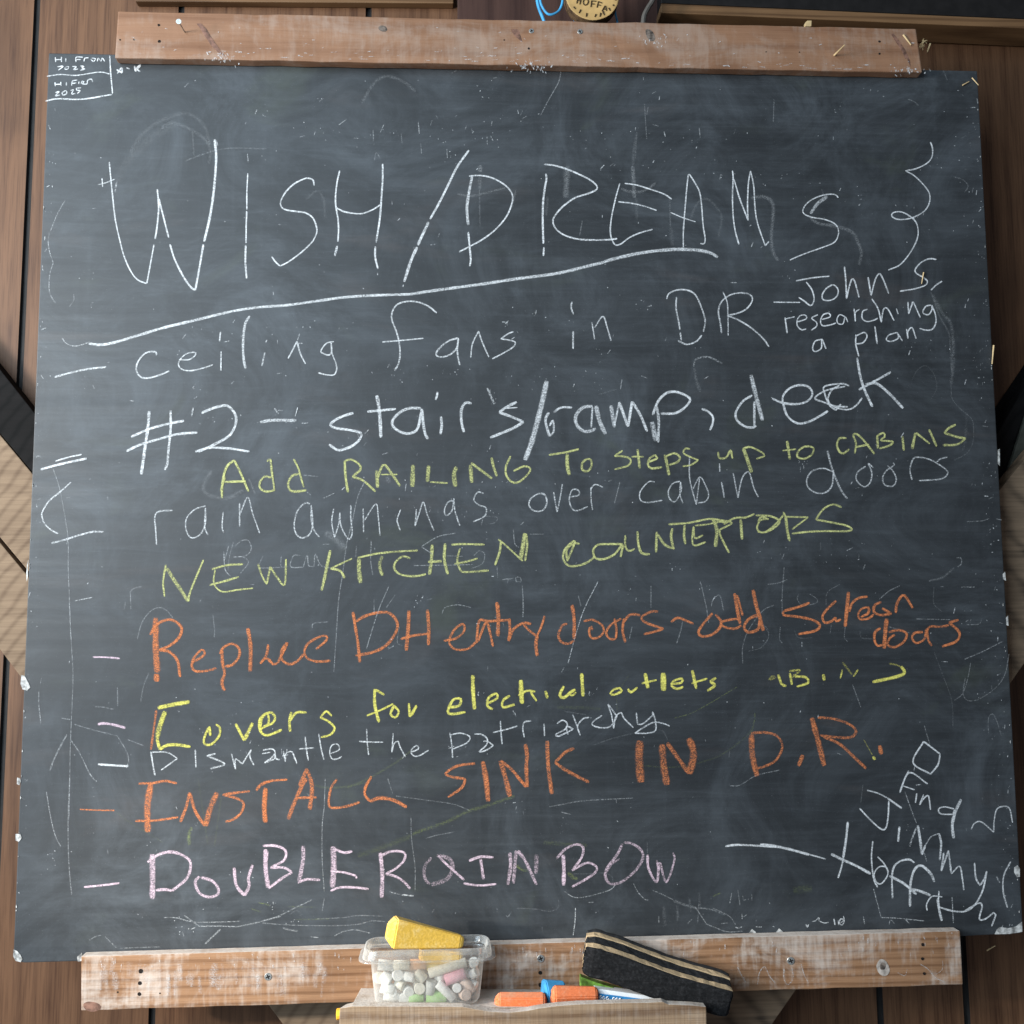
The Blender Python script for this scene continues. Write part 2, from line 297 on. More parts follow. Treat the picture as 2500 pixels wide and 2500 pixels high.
DATA = """
L white title
T 100 320
9 1 500,225 510,330 525,480 545,650 575,790 610,920 660,1030 710,1090 775,1117 / 795,1010 828,830
11 1 836,790 850,700 862,560 852,425
11 1 862,490 895,620 935,780
13 1 945,830 980,940 1040,1060 1095,1140 1130,1165 / 1150,1060 1190,830
17 1 1195,810 1235,640 1262,470 1278,300 1283,180 1272,60
5 .7 1285,70 1295,108
3 .5 1512,165 1518,230
8 1 1515,310 1508,450 1508,575
10 1 1507,585 1503,700 1502,822
13 1 1500,835 1497,950 1506,1080
8 .9 447,345 452,410
6 .8 415,392 470,380 545,350
11 .4 555,370 543,450
T 700 320
10 1 200,400 192,358 150,345 100,362 50,390 -10,450 -45,520 -35,560 0,578 80,590 140,600 190,635 215,690 220,740 195,800 150,850 80,910 0,965 -50,988 / -80,960 -110,920
11 1 388,290 370,370 358,470 360,550 375,640 380,720 375,810
14 .9 370,840 352,915
10 1 360,560 420,590 510,605 570,600 640,570 685,540
13 1 703,240 703,350 695,470 682,640 655,815
14 1 650,845 648,920 668,1010
6 .7 667,1035 665,1055
15 1 1335,140 1250,260 1180,400 1120,520 1050,645
19 1 1040,665 990,770 960,835
20 1 955,850 910,950 860,1105
9 .8 855,1125 850,1140
19 .85 1358,330 1335,450 1320,560 1325,640 1330,690
13 1 1330,740 1340,850 1348,940 1340,990
10 1 1335,330 1400,325 1480,335 1560,370 1625,420 1655,480 1640,560 1600,640 1530,720 1440,790 1340,845 1262,885
T 1300 320
14 1 97,312 103,345 90,420 78,520 75,640 78,760 80,825
12 1 84,850 80,915
11 1 85,243 160,252 260,282 370,330 440,370 475,410 460,435 400,460 310,490 220,555 165,620 150,665 175,720 240,765 340,792 460,798 560,795 620,788
9 1 640,382 620,450 600,530 578,640 570,740 585,800 610,835 650,825 710,780 790,745 880,720
9 1 675,383 760,395 860,425 960,460 1020,498
8 1 630,518 720,528 820,550 910,582
9 1 1105,850 1105,740 1115,600 1130,420 1142,320 1150,318 1190,380 1225,450 1240,560 1250,690 1265,790 1255,825 1230,822
7 1 1010,595 1090,630 1195,665
9 1 1465,290 1470,350 1465,480 1470,620 1485,730 1512,830
9 1 1475,350 1520,500 1580,655 / 1575,540 1582,380 1597,292 / 1620,400 1630,560 1650,680 1705,840 / 1732,808
T 1850 320
8 1 590,488 565,465 500,465 420,490 360,530 330,580 345,610 400,632 480,645 550,670 585,705 590,760 560,815 480,850 380,885 290,920 235,945
22 .65 510,478 440,530 385,605
8 1 1265,80 1280,130 1275,190 1240,235 1160,275 1082,290 / 1150,330 1220,400 1258,460 1255,530 1215,590 1130,635 1050,648 1000,638 980,615 1000,595 1050,592 1110,620 1160,670 1175,740 1160,810 1110,900 1040,980 955,1018
T 100 320
18 .95 350,1555 430,1565 530,1550 700,1500 900,1440 1150,1380 1400,1320 1600,1290 1800,1275 2000,1248 2200,1220 2400,1205 2700,1195
20 .9 2690,1197 2900,1165 3200,1125 3500,1080 3732,1050 3860,1025 4020,985 4125,960
22 .85 4120,960 4200,935 4380,895 4560,872 4700,866 4830,875 4910,895 4958,925
5 .6 155,1515 185,1555 240,1575 300,1565 355,1545
L white note
T 1850 640
7 1 115,293 310,295
9 1 280,137 400,115 525,103
9 1 355,145 395,200 412,260 405,300 385,318 340,285 300,258
9 1 545,165 500,195 472,240 480,275 530,280 575,255 590,210 570,175 545,165
10 1 635,32 645,140 650,268 / 670,180 690,125 710,140 742,258
10 1 808,110 830,245 / 860,130 890,85 920,130 960,232
9 1 1308,-20 1260,-25 1200,0 1155,50 1160,80 1210,110 1242,140 1225,170 1150,195 1040,213
9 1 1268,205 1310,165 1350,140
9 1 200,405 215,520
7 1 205,415 270,400
8 1 285,440 355,415 350,390 315,390 290,420 290,465 320,495 355,490
8 1 440,385 395,410 430,440 430,470 390,500
8 1 470,420 530,400 520,375 480,385 460,430 475,465 530,460 575,445
7 1 640,400 600,385 580,420 590,450 625,450 640,400 660,440
8 1 705,340 715,435 / 715,370 745,345
8 1 805,345 770,360 765,410 800,435 850,425 880,410
9 1 835,268 880,340 905,440 / 920,350 950,340 998,428
8 1 1015,340 1028,380
9 1 1100,292 1105,380 / 1130,310 1140,295 1190,405
9 1 1270,315 1230,325 1210,370 1250,385 1275,350 1275,315 / 1300,380 1305,440 1280,490 1230,498 1185,485
9 1 470,565 420,580 402,630 420,655 465,630 470,565 500,635
9 1 720,530 718,600 740,690
9 1 720,540 780,515 800,545 770,590 715,600
10 1 858,470 875,600
8 1 1020,515 960,535 942,570 980,580 1030,555 1020,515 1060,578
9 1 1090,490 1100,560 / 1100,510 1130,480 1160,560
L white fans
T 100 780
13 .95 100,422 200,395 330,365 480,348
11 1 845,262 840,238 780,240 730,280 700,340 705,390 740,425 790,428 860,410 940,378
9 .95 1010,295 1090,292 1135,255 1120,240 1060,255 1015,300 1010,340 1040,368 1100,375 1180,358 1260,332
10 1 1320,235 1318,375
10 1 1315,90 1308,160
17 .95 1530,-25 1500,20 1485,100 1480,200 1485,290 1498,360
11 .8 1640,240 1618,340
8 1 1655,150 1645,170
T 700 700
10 1 10,525 40,470 75,400 / 100,490 138,565
5 .7 95,345 75,400
5 .6 60,412 120,415
9 1 345,402 290,415 250,470 270,490 310,500 330,470 325,405
9 1 325,405 330,480 360,560 365,610 345,645 290,645 230,630
11 .95 1098,192 1040,145 960,112 880,108 810,130 775,180 770,240 800,320 820,390 830,480 820,560 790,615
9 1 700,405 820,395 1000,378
11 1 1255,375 1180,400 1110,460 1095,500 1130,515 1190,500 1245,450 1258,375 / 1250,450 1255,520 1268,575
9 1 1348,520 1360,420 1405,325 / 1430,400 1480,515
9 1 1660,330 1620,345 1568,382 / 1620,390 1672,405 1660,440 1580,490 1505,528
T 1300 680
11 1 290,170 283,210 300,262
12 1 298,385 297,515
8 .9 435,320 445,380 455,445
9 .95 455,360 515,278 545,350 575,455
10 1 1055,135 1052,220 1070,310 1080,375
11 1 1083,395 1090,455
10 1 983,150 1000,110 1070,82 1150,90 1200,130 1240,220 1265,310 1252,390
10 1 1240,415 1200,460 1130,482 1065,455
8 .9 1395,98 1425,170 1432,260 1433,420
10 .95 1385,400 1375,320 1362,240 1385,170 1450,120 1530,105 1595,120 1610,160 1570,220 1500,255 1425,270 / 1500,300 1600,360 1690,440 1732,500
L white stairs
T 100 780
22 .9 793,670 785,780 765,920 735,1135
17 .9 950,668 950,800 935,950 925,1060 905,1100
17 .95 660,860 800,800 950,760 1048,742
17 .9 625,965 720,920 850,880 1000,840 1145,828
18 .9 1175,685 1260,650 1340,630 1380,640 1425,700 1425,770 1380,850 1280,910 1150,970
16 .95 1130,968 1240,940 1380,945 1528,968
21 .85 1605,752 1700,738 1870,740
12 .5 1710,650 1740,690
5 .9 1880,645 1862,710
10 .8 1115,645 1103,710
10 .95 105,1038 200,1010 300,988
16 1 -2,1098 150,1058 335,1018
T 700 700
18 .95 490,925 420,945 350,980 320,1015 360,1035 460,1050 540,1070 540,1110 490,1160 420,1190 370,1195 310,1155
24 .9 660,795 675,880 685,990 690,1105
17 .95 590,915 700,905 800,895
19 .9 985,890 900,890 830,920 775,980 785,1030 850,1070 910,1072 960,1035 990,895 / 1000,1000 1015,1080 1035,1115
14 1 1105,770 1100,800 1090,828
18 .95 1130,950 1135,1020 1125,1080
18 .95 1298,1065 1280,990 1280,900 1310,850 1355,855
14 .6 1468,742 1490,790 1520,860
18 .95 1685,845 1620,875 1555,920 / 1640,950 1735,990 / 1650,1040 1490,1105
8 .9 1600,890 1690,885
36 .8 1905,690 1870,850 1830,1010 1790,1150 1745,1270
T 1300 680
20 .9 120,980 95,1040 125,1155
14 .9 125,1155 155,1120 150,1040 125,1080
14 .95 155,980 210,945 290,945
22 .8 440,935 370,945 320,1000 320,1060 360,1110 410,1120 465,1100
12 .9 440,940 430,1090
30 .75 465,930 490,1040 535,1140
26 .75 575,930 600,1090
12 .9 600,1080 635,905
20 .9 635,905 700,1085
18 .9 700,1085 730,900 / 790,1000 840,1120
18 .8 910,930 925,1050 920,1200
36 .7 875,1050 905,1190
17 .95 880,1000 920,900 980,840 1050,830 1130,860 1155,890 1120,940 1050,985 940,990
14 .95 1240,955 1280,970 1320,1010 1320,1060 1300,1110
28 .8 1600,705 1640,870 1685,1040
16 .95 1610,855 1540,900 1490,980 1500,1040 1560,1085 1620,1090 1640,1080
16 .9 1625,900 1625,1085
T 1850 640
15 .95 105,998 180,1030 280,1040 360,1020 400,970 380,920 320,900 240,920 185,980 190,1050 220,1130 290,1180 370,1170 450,1130 515,1090
11 .9 670,905 610,890 490,910 490,960 520,1040 570,1085 / 610,1040
11 .9 640,910 500,940 420,995 480,1025 570,1055 660,1060
11 .9 600,900 540,940 515,1010 560,1060 660,1080 720,1050 765,995
17 .95 728,700 750,830 780,930 840,1060
16 .95 975,805 860,870 740,935
18 .9 790,895 870,890 960,960 1065,1070
L yellow railing
T 100 780
16 .9 1325,1310 1330,1190 1360,1080 1415,1030 / 1460,1120 1520,1260
14 .9 1340,1190 1500,1185
14 .8 1350,1150 1315,1260
14 .9 1655,1040 1680,1025 1690,1110 1710,1250
15 .85 1690,1160 1640,1150 1605,1190 1605,1235 1650,1260 1715,1250
T 700 700
13 .9 50,1260 85,1330 105,1400 125,1470
15 .85 90,1370 40,1385 10,1440 25,1490 70,1500 145,1490
17 .9 425,1275 430,1380 448,1505
15 .9 420,1280 470,1265 530,1300 540,1340 480,1390 / 560,1420 650,1500
24 .8 660,1345 665,1470
17 .85 665,1400 700,1310 720,1305 770,1370 830,1460
9 .9 690,1375 810,1375
30 .8 925,1305 920,1465
25 .8 1040,1310 1030,1430
11 .9 1050,1430 1180,1438
30 .8 1245,1320 1225,1370 1235,1465
25 .75 1345,1305 1355,1435
17 .85 1350,1290 1430,1350 1505,1405
17 .85 1500,1250 1515,1320 1540,1390
14 .9 1640,1240 1605,1320 1610,1385 1650,1430 1700,1430 1760,1380 1785,1335 1740,1315 1660,1350
T 1300 680
13 .95 120,1292 230,1275 340,1250
23 .85 255,1280 255,1370 270,1440
15 .9 400,1320 365,1350 365,1400 400,1412 430,1380 430,1330 400,1320
13 .9 660,1260 600,1300 / 680,1305 720,1330 700,1370 600,1398
17 .9 770,1250 785,1390
11 .9 725,1305 815,1305
14 .9 850,1345 915,1315 900,1295 860,1315 845,1360 870,1390 950,1382
20 .8 970,1290 985,1360 1000,1440
14 .9 970,1305 1040,1280 1080,1310 1060,1345 1000,1365
12 .9 1155,1250 1120,1245 1105,1275 1140,1300 1215,1330 / 1160,1365 1100,1375
14 .9 1360,1270 1370,1315 1420,1310 1450,1260 1465,1320
25 .8 1545,1245 1575,1330 1605,1420
13 .9 1540,1245 1600,1235 1690,1280 1700,1300 1640,1320
T 1850 640
18 .9 215,1310 235,1445
10 .9 180,1380 280,1370
13 .9 350,1345 300,1380 290,1425 340,1440 395,1410 410,1365 380,1350 340,1350
14 .9 650,1290 600,1290 580,1340 600,1390 630,1400 670,1370
14 .9 710,1400 720,1330 700,1265 730,1262 780,1310 855,1405
12 .9 715,1355 815,1335
17 .9 875,1270 880,1365
14 .9 870,1275 920,1250 930,1280 900,1305 990,1315 960,1345 890,1365
18 .9 1060,1275 1070,1380
19 .85 1155,1250 1130,1370
14 .9 1160,1250 1260,1330
15 .9 1255,1225 1310,1350
15 .9 1450,1190 1400,1215 1365,1250 / 1460,1280 1525,1290 / 1460,1335 1355,1340
L white ghosts
T 1300 320
45 .33 255,255 250,370 243,490
28 .4 735,255 742,400 745,490
22 .12 760,30 742,140 737,250
20 .28 905,380 860,410 790,445 700,440 650,420
26 .28 1600,490 1690,480 1745,510 1765,570 1750,760 1760,880 1800,950
18 .12 1160,640 1200,540 1270,495 1350,560 1385,640 1360,780
12 .2 1005,500 1010,700
30 .1 1015,700 1025,840
22 .12 110,480 100,620
22 .1 760,490 765,650
6 .3 365,655 345,770
T 1850 320
24 .28 385,630 440,675 560,695 690,740 740,830 760,900 740,980
7 .3 1435,335 1500,355 1540,400 1515,450
T 1850 640
26 .18 1280,240 1350,370 1410,440 1430,560 1430,760 1415,900
14 .15 1270,220 1330,390 1400,520 1410,620 1420,800
6 .22 1415,900 1425,1000 1480,1070 1560,1140 1580,1200 1575,1320 1530,1400 1440,1450
20 .08 1530,1100 1520,1300 1500,1380
8 .1 1130,860 1170,790 1230,760 1290,820 1310,920 1270,1000
T 700 320
36 .4 1415,250 1418,300
26 .22 1415,330 1412,430
10 .2 1412,430 1415,700
16 .2 1250,460 1340,475 1450,455 1600,415
14 .18 1680,430 1650,560
20 .1 140,500 220,440 270,500 280,640
T 1300 680
14 .45 1180,645 1200,590 1290,575 1390,622
24 .15 1185,650 1200,750 1230,830
10 .12 480,850 620,810
9 .5 655,740 645,810
8 .4 795,712 840,730
T 100 320
9 .45 175,508 120,610 70,730
11 .2 60,740 55,790
9 .55 52,795 60,870 90,965 / 65,1050 60,1150 75,1210 105,1258
8 .35 240,1195 240,1240 210,1285
70 .06 1000,-60 850,20 720,130 600,270 560,370
22 .13 870,-10 950,-60 1080,-20 1200,60 1240,150 1230,240
10 .22 1050,220 1250,150 1400,125 1650,130
12 .15 1110,0 1120,180
L white awnings
T 60 1120
10 .9 1085,378 990,385 955,420 960,520 967,630
9 .9 1325,345 1250,370 1190,430 1180,500 1200,560 1235,580 1290,550 1325,470 1325,360 / 1320,500 1345,560
9 .9 1455,390 1448,470 1448,510 1458,542
9 .9 1575,325 1575,500
9 .9 1580,400 1635,283 1670,400 1722,545
10 .9 340,172 270,235 180,310 130,390 130,430 150,480 200,525 245,548
12 .95 198,618 290,595 400,560 500,535 578,535
T 660 1100
10 .85 290,390 255,385 200,440 175,540 190,610 235,640 290,610 310,530 300,400 / 300,500 320,580 360,635
9 .85 465,425 450,520 470,640 / 500,540 510,455 / 515,540 550,620 580,648 600,600 590,500 590,400
9 .85 680,425 683,600
8 .85 690,510 772,392 790,480 803,622
9 .85 955,430 930,500 935,540 952,585
9 .85 1070,430 1060,553 / 1090,460 1120,378 1150,470 1198,585
9 .85 1345,365 1300,380 1275,440 1290,475 1330,440 1345,350 / 1350,430 1370,500 1388,550
9 .85 1565,315 1520,305 1490,360 1530,400 1580,420 1570,480 1485,522
T 1260 1080
10 .9 210,385 170,375 110,410 95,460 130,500 190,500 225,450 215,390 185,370
9 .85 275,365 300,510 / 320,420 340,305
9 .85 400,400 460,385 455,350 410,350 390,420 410,485 450,500 525,470
9 .85 548,330 550,420 560,495
9 .85 545,345 570,312 600,312 638,330
9 .9 1015,290 970,290 910,360 910,420 950,440 1010,435 1070,425
9 .9 1200,285 1150,300 1115,360 1130,420 1170,430 1210,350 1205,290 / 1200,380 1222,445
8 .9 1270,100 1270,250 1290,350 1320,455 / 1345,250
8 .9 1295,340 1345,255 1385,310 1410,380 1390,430 1330,445
8 .9 1490,155 1492,215
10 .9 1505,290 1525,405
9 .9 1590,225 1610,330 1625,405 / 1650,280 1680,225 1710,225 1740,330 1775,402
T 1850 1080
10 .9 550,215 480,190 400,210 360,270 370,330 430,370 500,365 545,310 555,200
13 .8 510,60 540,180 570,260 610,350 655,412
9 .9 790,175 730,220 725,280 780,325 825,290 835,220 810,155 845,185
9 .9 950,170 990,210 1015,270 990,320 930,310 915,260 940,210 1000,165 990,150
9 .9 1130,275 1115,200 1140,120 1190,110 1270,130 1380,200 1385,240 1330,270 1180,280
9 .9 1310,145 1340,120 1390,108
L yellow kitchen
T 60 1120
13 .9 1035,775 1015,900 1025,1010
24 .75 1040,800 1090,880 1200,1045
14 .9 1200,1045 1215,970 1310,740
14 .9 1370,810 1480,780 1600,772
11 .9 1395,815 1385,900 1410,950 1460,975 1560,960 1675,948
14 .9 1355,925 1470,895 1570,865
13 .85 1710,770 1740,860 1775,920
14 .85 1775,915 1800,790 / 1850,870 1905,920 1915,735
T 660 1100
20 .9 440,730 420,820 400,920 375,1025
11 .9 600,790 440,865
17 .9 440,865 510,880 545,935
30 .8 650,790 650,880 660,970
13 .9 640,785 780,755 920,740 1080,732
24 .75 820,770 800,840 820,915
15 .9 1025,790 970,775 915,820 910,870 960,910 1060,920 1140,905
22 .85 1185,690 1180,800 1165,910
18 .9 1155,815 1255,810
20 .9 1280,680 1275,800 1300,905
14 .95 1325,690 1400,685 1570,688
14 .9 1390,715 1370,800 1390,870 1430,890 1600,878
14 .9 1350,830 1430,815 1520,790
16 .9 1690,660 1680,740 1645,840
12 .9 1670,650 1730,700 1850,810
30 .8 1865,605 1850,700 1830,800
16 .85 1875,610 1880,700 1865,810
T 1260 1080
15 .9 465,745 420,740 370,790 375,870 / 430,725 360,780 345,850 380,900 440,905 520,880 580,835
16 .9 780,745 680,745 600,750 565,790 580,845 640,855 720,820 780,750 765,840
14 .9 800,680 800,760 825,795 870,780
17 .9 890,650 895,740 920,810 980,820
17 .9 1030,655 1025,805
17 .85 1035,670 1090,750 1160,780
17 .9 1145,630 1135,690 1155,785
13 .95 1115,600 1260,590 1430,560 1530,590
17 .9 1235,605 1230,680 1240,745
13 .9 1370,680 1310,700 1300,620 1290,720 1310,755 1390,730
12 .9 1310,610 1400,600 1520,575
25 .85 1440,560 1470,640 1460,765
13 .9 1440,560 1500,570 1580,590 1490,640 / 1500,690 1560,810
13 .95 1520,600 1600,555 1680,550 1745,525
18 .85 1645,565 1655,710
13 .9 1850,560 1790,570 1765,630 1800,660 1870,640 1930,580 1860,540 1755,535
T 1850 1080
13 .9 80,565 30,545 0,580
13 .9 0,655 60,655 140,590 190,530 / 190,510 215,580 / 210,600 235,725
20 .85 205,540 215,640 232,720
11 .9 200,545 370,548 / 300,600 250,638
13 .95 615,475 550,455 480,490 425,565 / 560,590 650,610 690,635 660,650 500,650 370,655 250,668
L orange replace
T 60 1120
T 60 1120
T 660 1100
18 .9 -10,1525 20,1565 55,1555 / 125,1410 85,1460 85,1530 140,1565 200,1540 245,1490
16 .9 335,1455 410,1390 410,1360 370,1360 280,1410 250,1470 270,1520 340,1545 440,1540
20 .95 605,1180 620,1280 640,1400 655,1550
20 .9 620,1255 700,1210 800,1185 870,1190 920,1240 930,1300 890,1380 830,1440 740,1480 625,1500
26 .9 1015,1170 1010,1300 995,1465
24 .9 1150,1165 1160,1300 1158,1425
17 .95 955,1380 1050,1355 1165,1340
16 .9 1270,1392 1360,1375 1420,1320 1410,1270 1350,1310 1310,1390 1330,1440 1380,1460 1450,1450 1510,1400
18 .9 1510,1410 1530,1250 1600,1250 1760,1240
17 .9 1520,1400 1580,1260 1610,1340 1630,1435
28 .9 1660,1110 1670,1230 1665,1360
20 .9 1750,1230 1755,1320 1745,1395 / 1780,1310 1850,1265 1910,1270
T 1260 1080
16 .9 55,1335 100,1380 150,1420 / 180,1360 210,1270
24 .95 155,1410 145,1480 155,1565
17 .9 375,1330 340,1340 310,1410 330,1460 380,1475 430,1450
24 .9 410,1190 425,1300 425,1440
16 .85 495,1310 560,1300 630,1340 640,1390 600,1430 550,1430 535,1380 550,1350 560,1375
16 .85 770,1290 690,1340 660,1400 690,1440 730,1440 / 735,1370 720,1290
18 .9 790,1290 780,1380 800,1465
17 .85 785,1320 830,1265 880,1260 910,1270
17 .9 1040,1240 990,1240 920,1280 950,1320 1080,1365 / 1020,1385 935,1405
17 .95 1135,1315 1180,1285 1220,1295 1300,1330
18 .9 1440,1250 1370,1330 1335,1390 1360,1420 1430,1410 1490,1360 1500,1310 1460,1260
17 .9 1640,1290 1560,1300 1500,1320 1520,1350 1600,1365 1650,1340
24 .9 1600,1105 1620,1220 1640,1330
14 .9 1620,1120 1660,1270
20 .9 1790,1260 1710,1290 1670,1350 1700,1390 1770,1370 1785,1300
26 .9 1735,1080 1760,1200 1790,1300 1810,1380
L orange screen
T 1850 1080
18 .9 380,1175 300,1205 190,1235 / 190,1265 280,1275 400,1300 455,1340 420,1380 295,1405
17 .9 575,1160 520,1210 475,1270 490,1320 540,1310 570,1280 / 575,1310 610,1295
26 .95 665,1095 655,1200 640,1350
17 .9 670,1240 690,1180 740,1140 805,1130
16 .9 755,1280 810,1250 810,1210 760,1220 735,1260 750,1295 810,1290 850,1260
18 .85 905,1170 860,1190 850,1240 900,1265 980,1255 / 910,1215
18 .9 1010,1250 1020,1180 1060,1120 1090,1140 1135,1215
18 .9 900,1360 860,1390 855,1450 880,1490 920,1480
28 .95 945,1290 935,1380 925,1510
17 .85 960,1390 1030,1375 1090,1400 1070,1460 1000,1500 950,1480 970,1430 1005,1410
17 .85 1210,1390 1150,1395 1130,1430 1160,1470 1220,1440 1235,1370 1250,1450 1275,1490
16 .85 1235,1400 1260,1350 1330,1350 1400,1340
18 .95 1470,1300 1400,1320 / 1460,1370 1480,1410 1450,1460 1350,1495
L white ghosts2
T 60 1120
3 .4 210,75 260,230 300,450 320,600 320,800 330,1050 340,1320
10 .7 370,1040 500,1015
30 .15 1370,90 1310,190 1340,260 1480,290 1600,230
16 .2 1640,140 1690,260
9 .6 1460,680 1465,790 1480,830 1510,860
5 .5 1495,640 1460,760
7 .45 1540,640 1590,600 1640,600 1660,660 1620,710 1530,720 / 1600,720 1640,760 1580,840
6 .35 1530,610 1500,720 1490,820
5 .5 775,980 778,1100
5 .35 860,935 800,950 770,980
8 .4 825,1320 860,1200 920,1120 980,1090 1040,1110 1085,1165
8 .35 1380,1145 1392,1260 1388,1310
7 .4 1745,715 1715,790 1760,800 1880,795
T 660 1100
3 .5 695,220 640,340 600,520 560,680 530,900 500,1100 480,1400 465,1620
60 .2 400,600 480,650 550,720
8 .6 1355,605 1230,630 1110,700
6 .5 1050,842 1250,840 1480,835
7 .6 380,687 430,685
9 .5 220,770 170,770 150,850 240,855 / 270,770 280,840 320,850 / 330,760 370,840 440,860
6 .4 80,770 80,850 130,850
9 .5 740,660 735,800 750,910
10 .35 630,700 625,780
7 .35 1470,865 1550,830 1570,760 1530,735 1490,770
6 .3 1270,770 1410,775
7 .5 1780,580 1790,680 1820,710
6 .45 1700,945 1780,935 / 1740,950 1740,970
6 .45 1800,960 1835,960 1830,930 1800,930 1800,960
6 .35 1660,850 1665,930
4 .5 870,990 800,1150 750,1300 705,1450
4 .3 920,1050 850,1150
7 .5 1258,1195 1280,1150 1370,1130 1470,1150
5 .45 1850,1090 1850,1220
6 .5 305,1300 320,1265 420,1255
7 .6 1107,705 1190,760
8 .4 1845,990 1855,1150 1850,1220
9 .35 760,1090 760,1190
6 .3 945,1290 930,1400 965,1430
6 .4 240,180 350,190
6 .5 390,348 470,312
7 .6 265,300 295,325
8 .8 995,240 988,298
40 .3 860,190 865,235
6 .4 1560,480 1545,550
6 .25 1570,480 1660,490 1640,530 1570,540
T 1260 1080
4 .85 600,1020 500,1220 440,1400 380,1620
3 .5 760,290 720,450
6 .4 988,1050 988,1210
6 .45 1350,1020 1390,1190 1410,1320
6 .4 1430,1200 1440,1160 1490,1120 1520,1230
7 .35 1890,1190 1800,1240 1700,1380 1660,1500 1660,1620
5 .2 1750,1330 1830,1350 1850,1420 1800,1500 1700,1530
9 .3 455,1120 475,1200
9 .35 1220,1310 1200,1400 1175,1475
6 .35 850,1350 830,1440
8 .3 100,672 205,672
T 1850 1080
6 .35 193,915 180,1100 178,1260
6 .35 70,1040 150,1030 215,1005
7 .3 300,1110 290,1150 330,1190 420,1180 435,1150 380,1110
6 .25 500,1200 510,1100 600,1040
8 .45 890,1150 960,1090 1040,1050
8 .5 1455,845 1490,850 1490,890 1465,912
16 .2 1250,1015 1350,990 1440,920
6 .3 180,1470 160,1440 165,1350
5 .3 640,1350 635,1430 660,1460
5 .5 1490,1060 1590,1060
4 .5 1340,1058 1365,1056
5 .4 1160,1293 1410,1298
5 .4 1530,580 1640,575 1695,558
4 .55 1515,1588 1640,1535 1800,1455
8 .9 1445,1210 1435,1255
7 .35 1640,1290 1620,1330 1530,1335
8 .15 270,1380 300,1430 400,1430
7 .15 40,1330 80,1420 20,1510
6 .3 960,1350 1110,1395
6 .25 540,1330 530,1400
4 .2 1290,1060 1290,1180 1350,1240
10 .15 750,1380 760,1430 840,1440
4 .5 1690,415 1725,400
10 .12 460,730 460,790
L orange replace
T 20 1460
44 .85 1080,145 1080,350 1092,545
40 .95 1085,555 1088,612
20 .95 1040,270 1080,200 1160,160 1220,170 1270,220 1250,290 1180,350 1105,380 / 1180,395 1240,460 1258,580
17 .9 1350,470 1420,430 1440,400 1415,380 1360,440 1345,500 1370,535 1440,535 1525,515
22 .85 1565,375 1570,480 1585,550 1565,620 1585,680
19 .9 1550,410 1580,360 1640,335 1690,370 1690,430 1640,490 1590,500
28 .9 1755,220 1775,360 1772,540
18 .9 1905,340 1890,420 1845,480 / 1890,440 1930,480
L bright covers
T 20 1460
26 .9 1330,760 1210,780 1095,805
34 .85 1150,830 1110,940 1090,1030
22 .95 1090,1030 1110,1110 / 1160,1080 1240,1075 1335,1090
17 .9 1475,940 1480,1010 / 1470,950 1435,1030 1440,1070 1490,1070 1545,1010 1550,950 1520,925
20 1 1665,920 1730,1045
26 .95 1730,1040 1790,915
15 .9 1850,960 1905,920 1900,850 1860,880 1850,960 1870,1000 1920,1005
T 640 1460
18 .95 10,940 70,920 95,880 70,840 20,850 -20,900 -10,980 40,1005 145,965
20 .95 215,835 200,900 205,980
16 1 205,900 250,840 325,838
15 .95 510,865 470,830 425,875 / 480,900 530,950 500,1000 430,1020
22 1 825,665 825,780 855,910
17 .95 830,670 895,710
13 1 765,862 870,820 960,775
18 .95 965,790 940,850 975,875 1000,830 960,785
17 1 1075,770 1080,870 / 1130,790 1095,860
18 1 1370,800 1440,790 1455,740 1400,745 1360,830 1390,850 1490,835
28 1 1543,565 1545,680 1555,815
17 1 1655,770 1720,735 1715,700 1660,730 1650,790 1690,815
17 1 1815,715 1765,750 1765,800 1850,780
26 1 1895,600 1905,775
T 1260 1560
30 1 35,300 40,470
15 1 15,415 80,380 140,385 / 110,390 150,455
20 1 215,380 230,435
20 1 350,345 320,410 350,430 400,390 435,370
17 1 430,370 385,400 410,415 440,390
24 1 480,250 490,420
15 1 720,365 690,400 720,408 775,380 760,360 710,370
17 1 820,365 840,390 890,355
26 1 945,250 965,360
14 1 920,325 1030,300
38 1 1078,248 1080,380
16 1 1140,330 1210,320 1215,290 1150,310 1140,345 1180,365 1225,350
22 1 1290,228 1320,365
15 1 1285,325 1400,290
20 .95 1465,285 1420,310 / 1455,340 1400,380
T 1850 1560
14 .3 90,300 130,280 100,275 80,300
18 .9 150,260 175,330 210,345
17 .9 235,250 250,335
15 .6 230,235 310,230 250,280
17 .9 270,275 350,280 370,320 285,350
22 1 480,258 487,305
12 .8 620,225 605,290
14 .8 735,225 700,275
22 .95 1050,200 1075,245 1020,275 840,315
12 .4 960,180 1020,190 1050,210
14 .3 620,170 690,260
22 1 845,860 858,885
5 .35 775,735 840,850
L white patriarchy
T 20 1460
11 .95 1045,1125 1060,1220 1075,1300
9 .95 1045,1130 1160,1130 1240,1175 / 1120,1260
9 .9 1370,1110 1375,1240
11 .95 1520,1140 1455,1155 / 1585,1215 1480,1250
9 .95 1635,1140 1665,1255 / 1665,1180 1715,1215 / 1780,1110 / 1770,1160 1800,1225
9 .95 1860,1140 1920,1130
T 640 1460
10 .95 5,1115 70,1105 95,1130 70,1170 20,1205 90,1180 / 95,1140 100,1175 130,1185
9 .95 155,1120 170,1200 / 175,1140 215,1125 235,1160 255,1215
10 .95 315,1015 325,1110 338,1190
9 .95 270,1105 380,1098
9 .95 415,995 430,1090 452,1185
9 .95 500,1140 565,1110 550,1070 510,1080 495,1130 510,1175 545,1180 585,1160
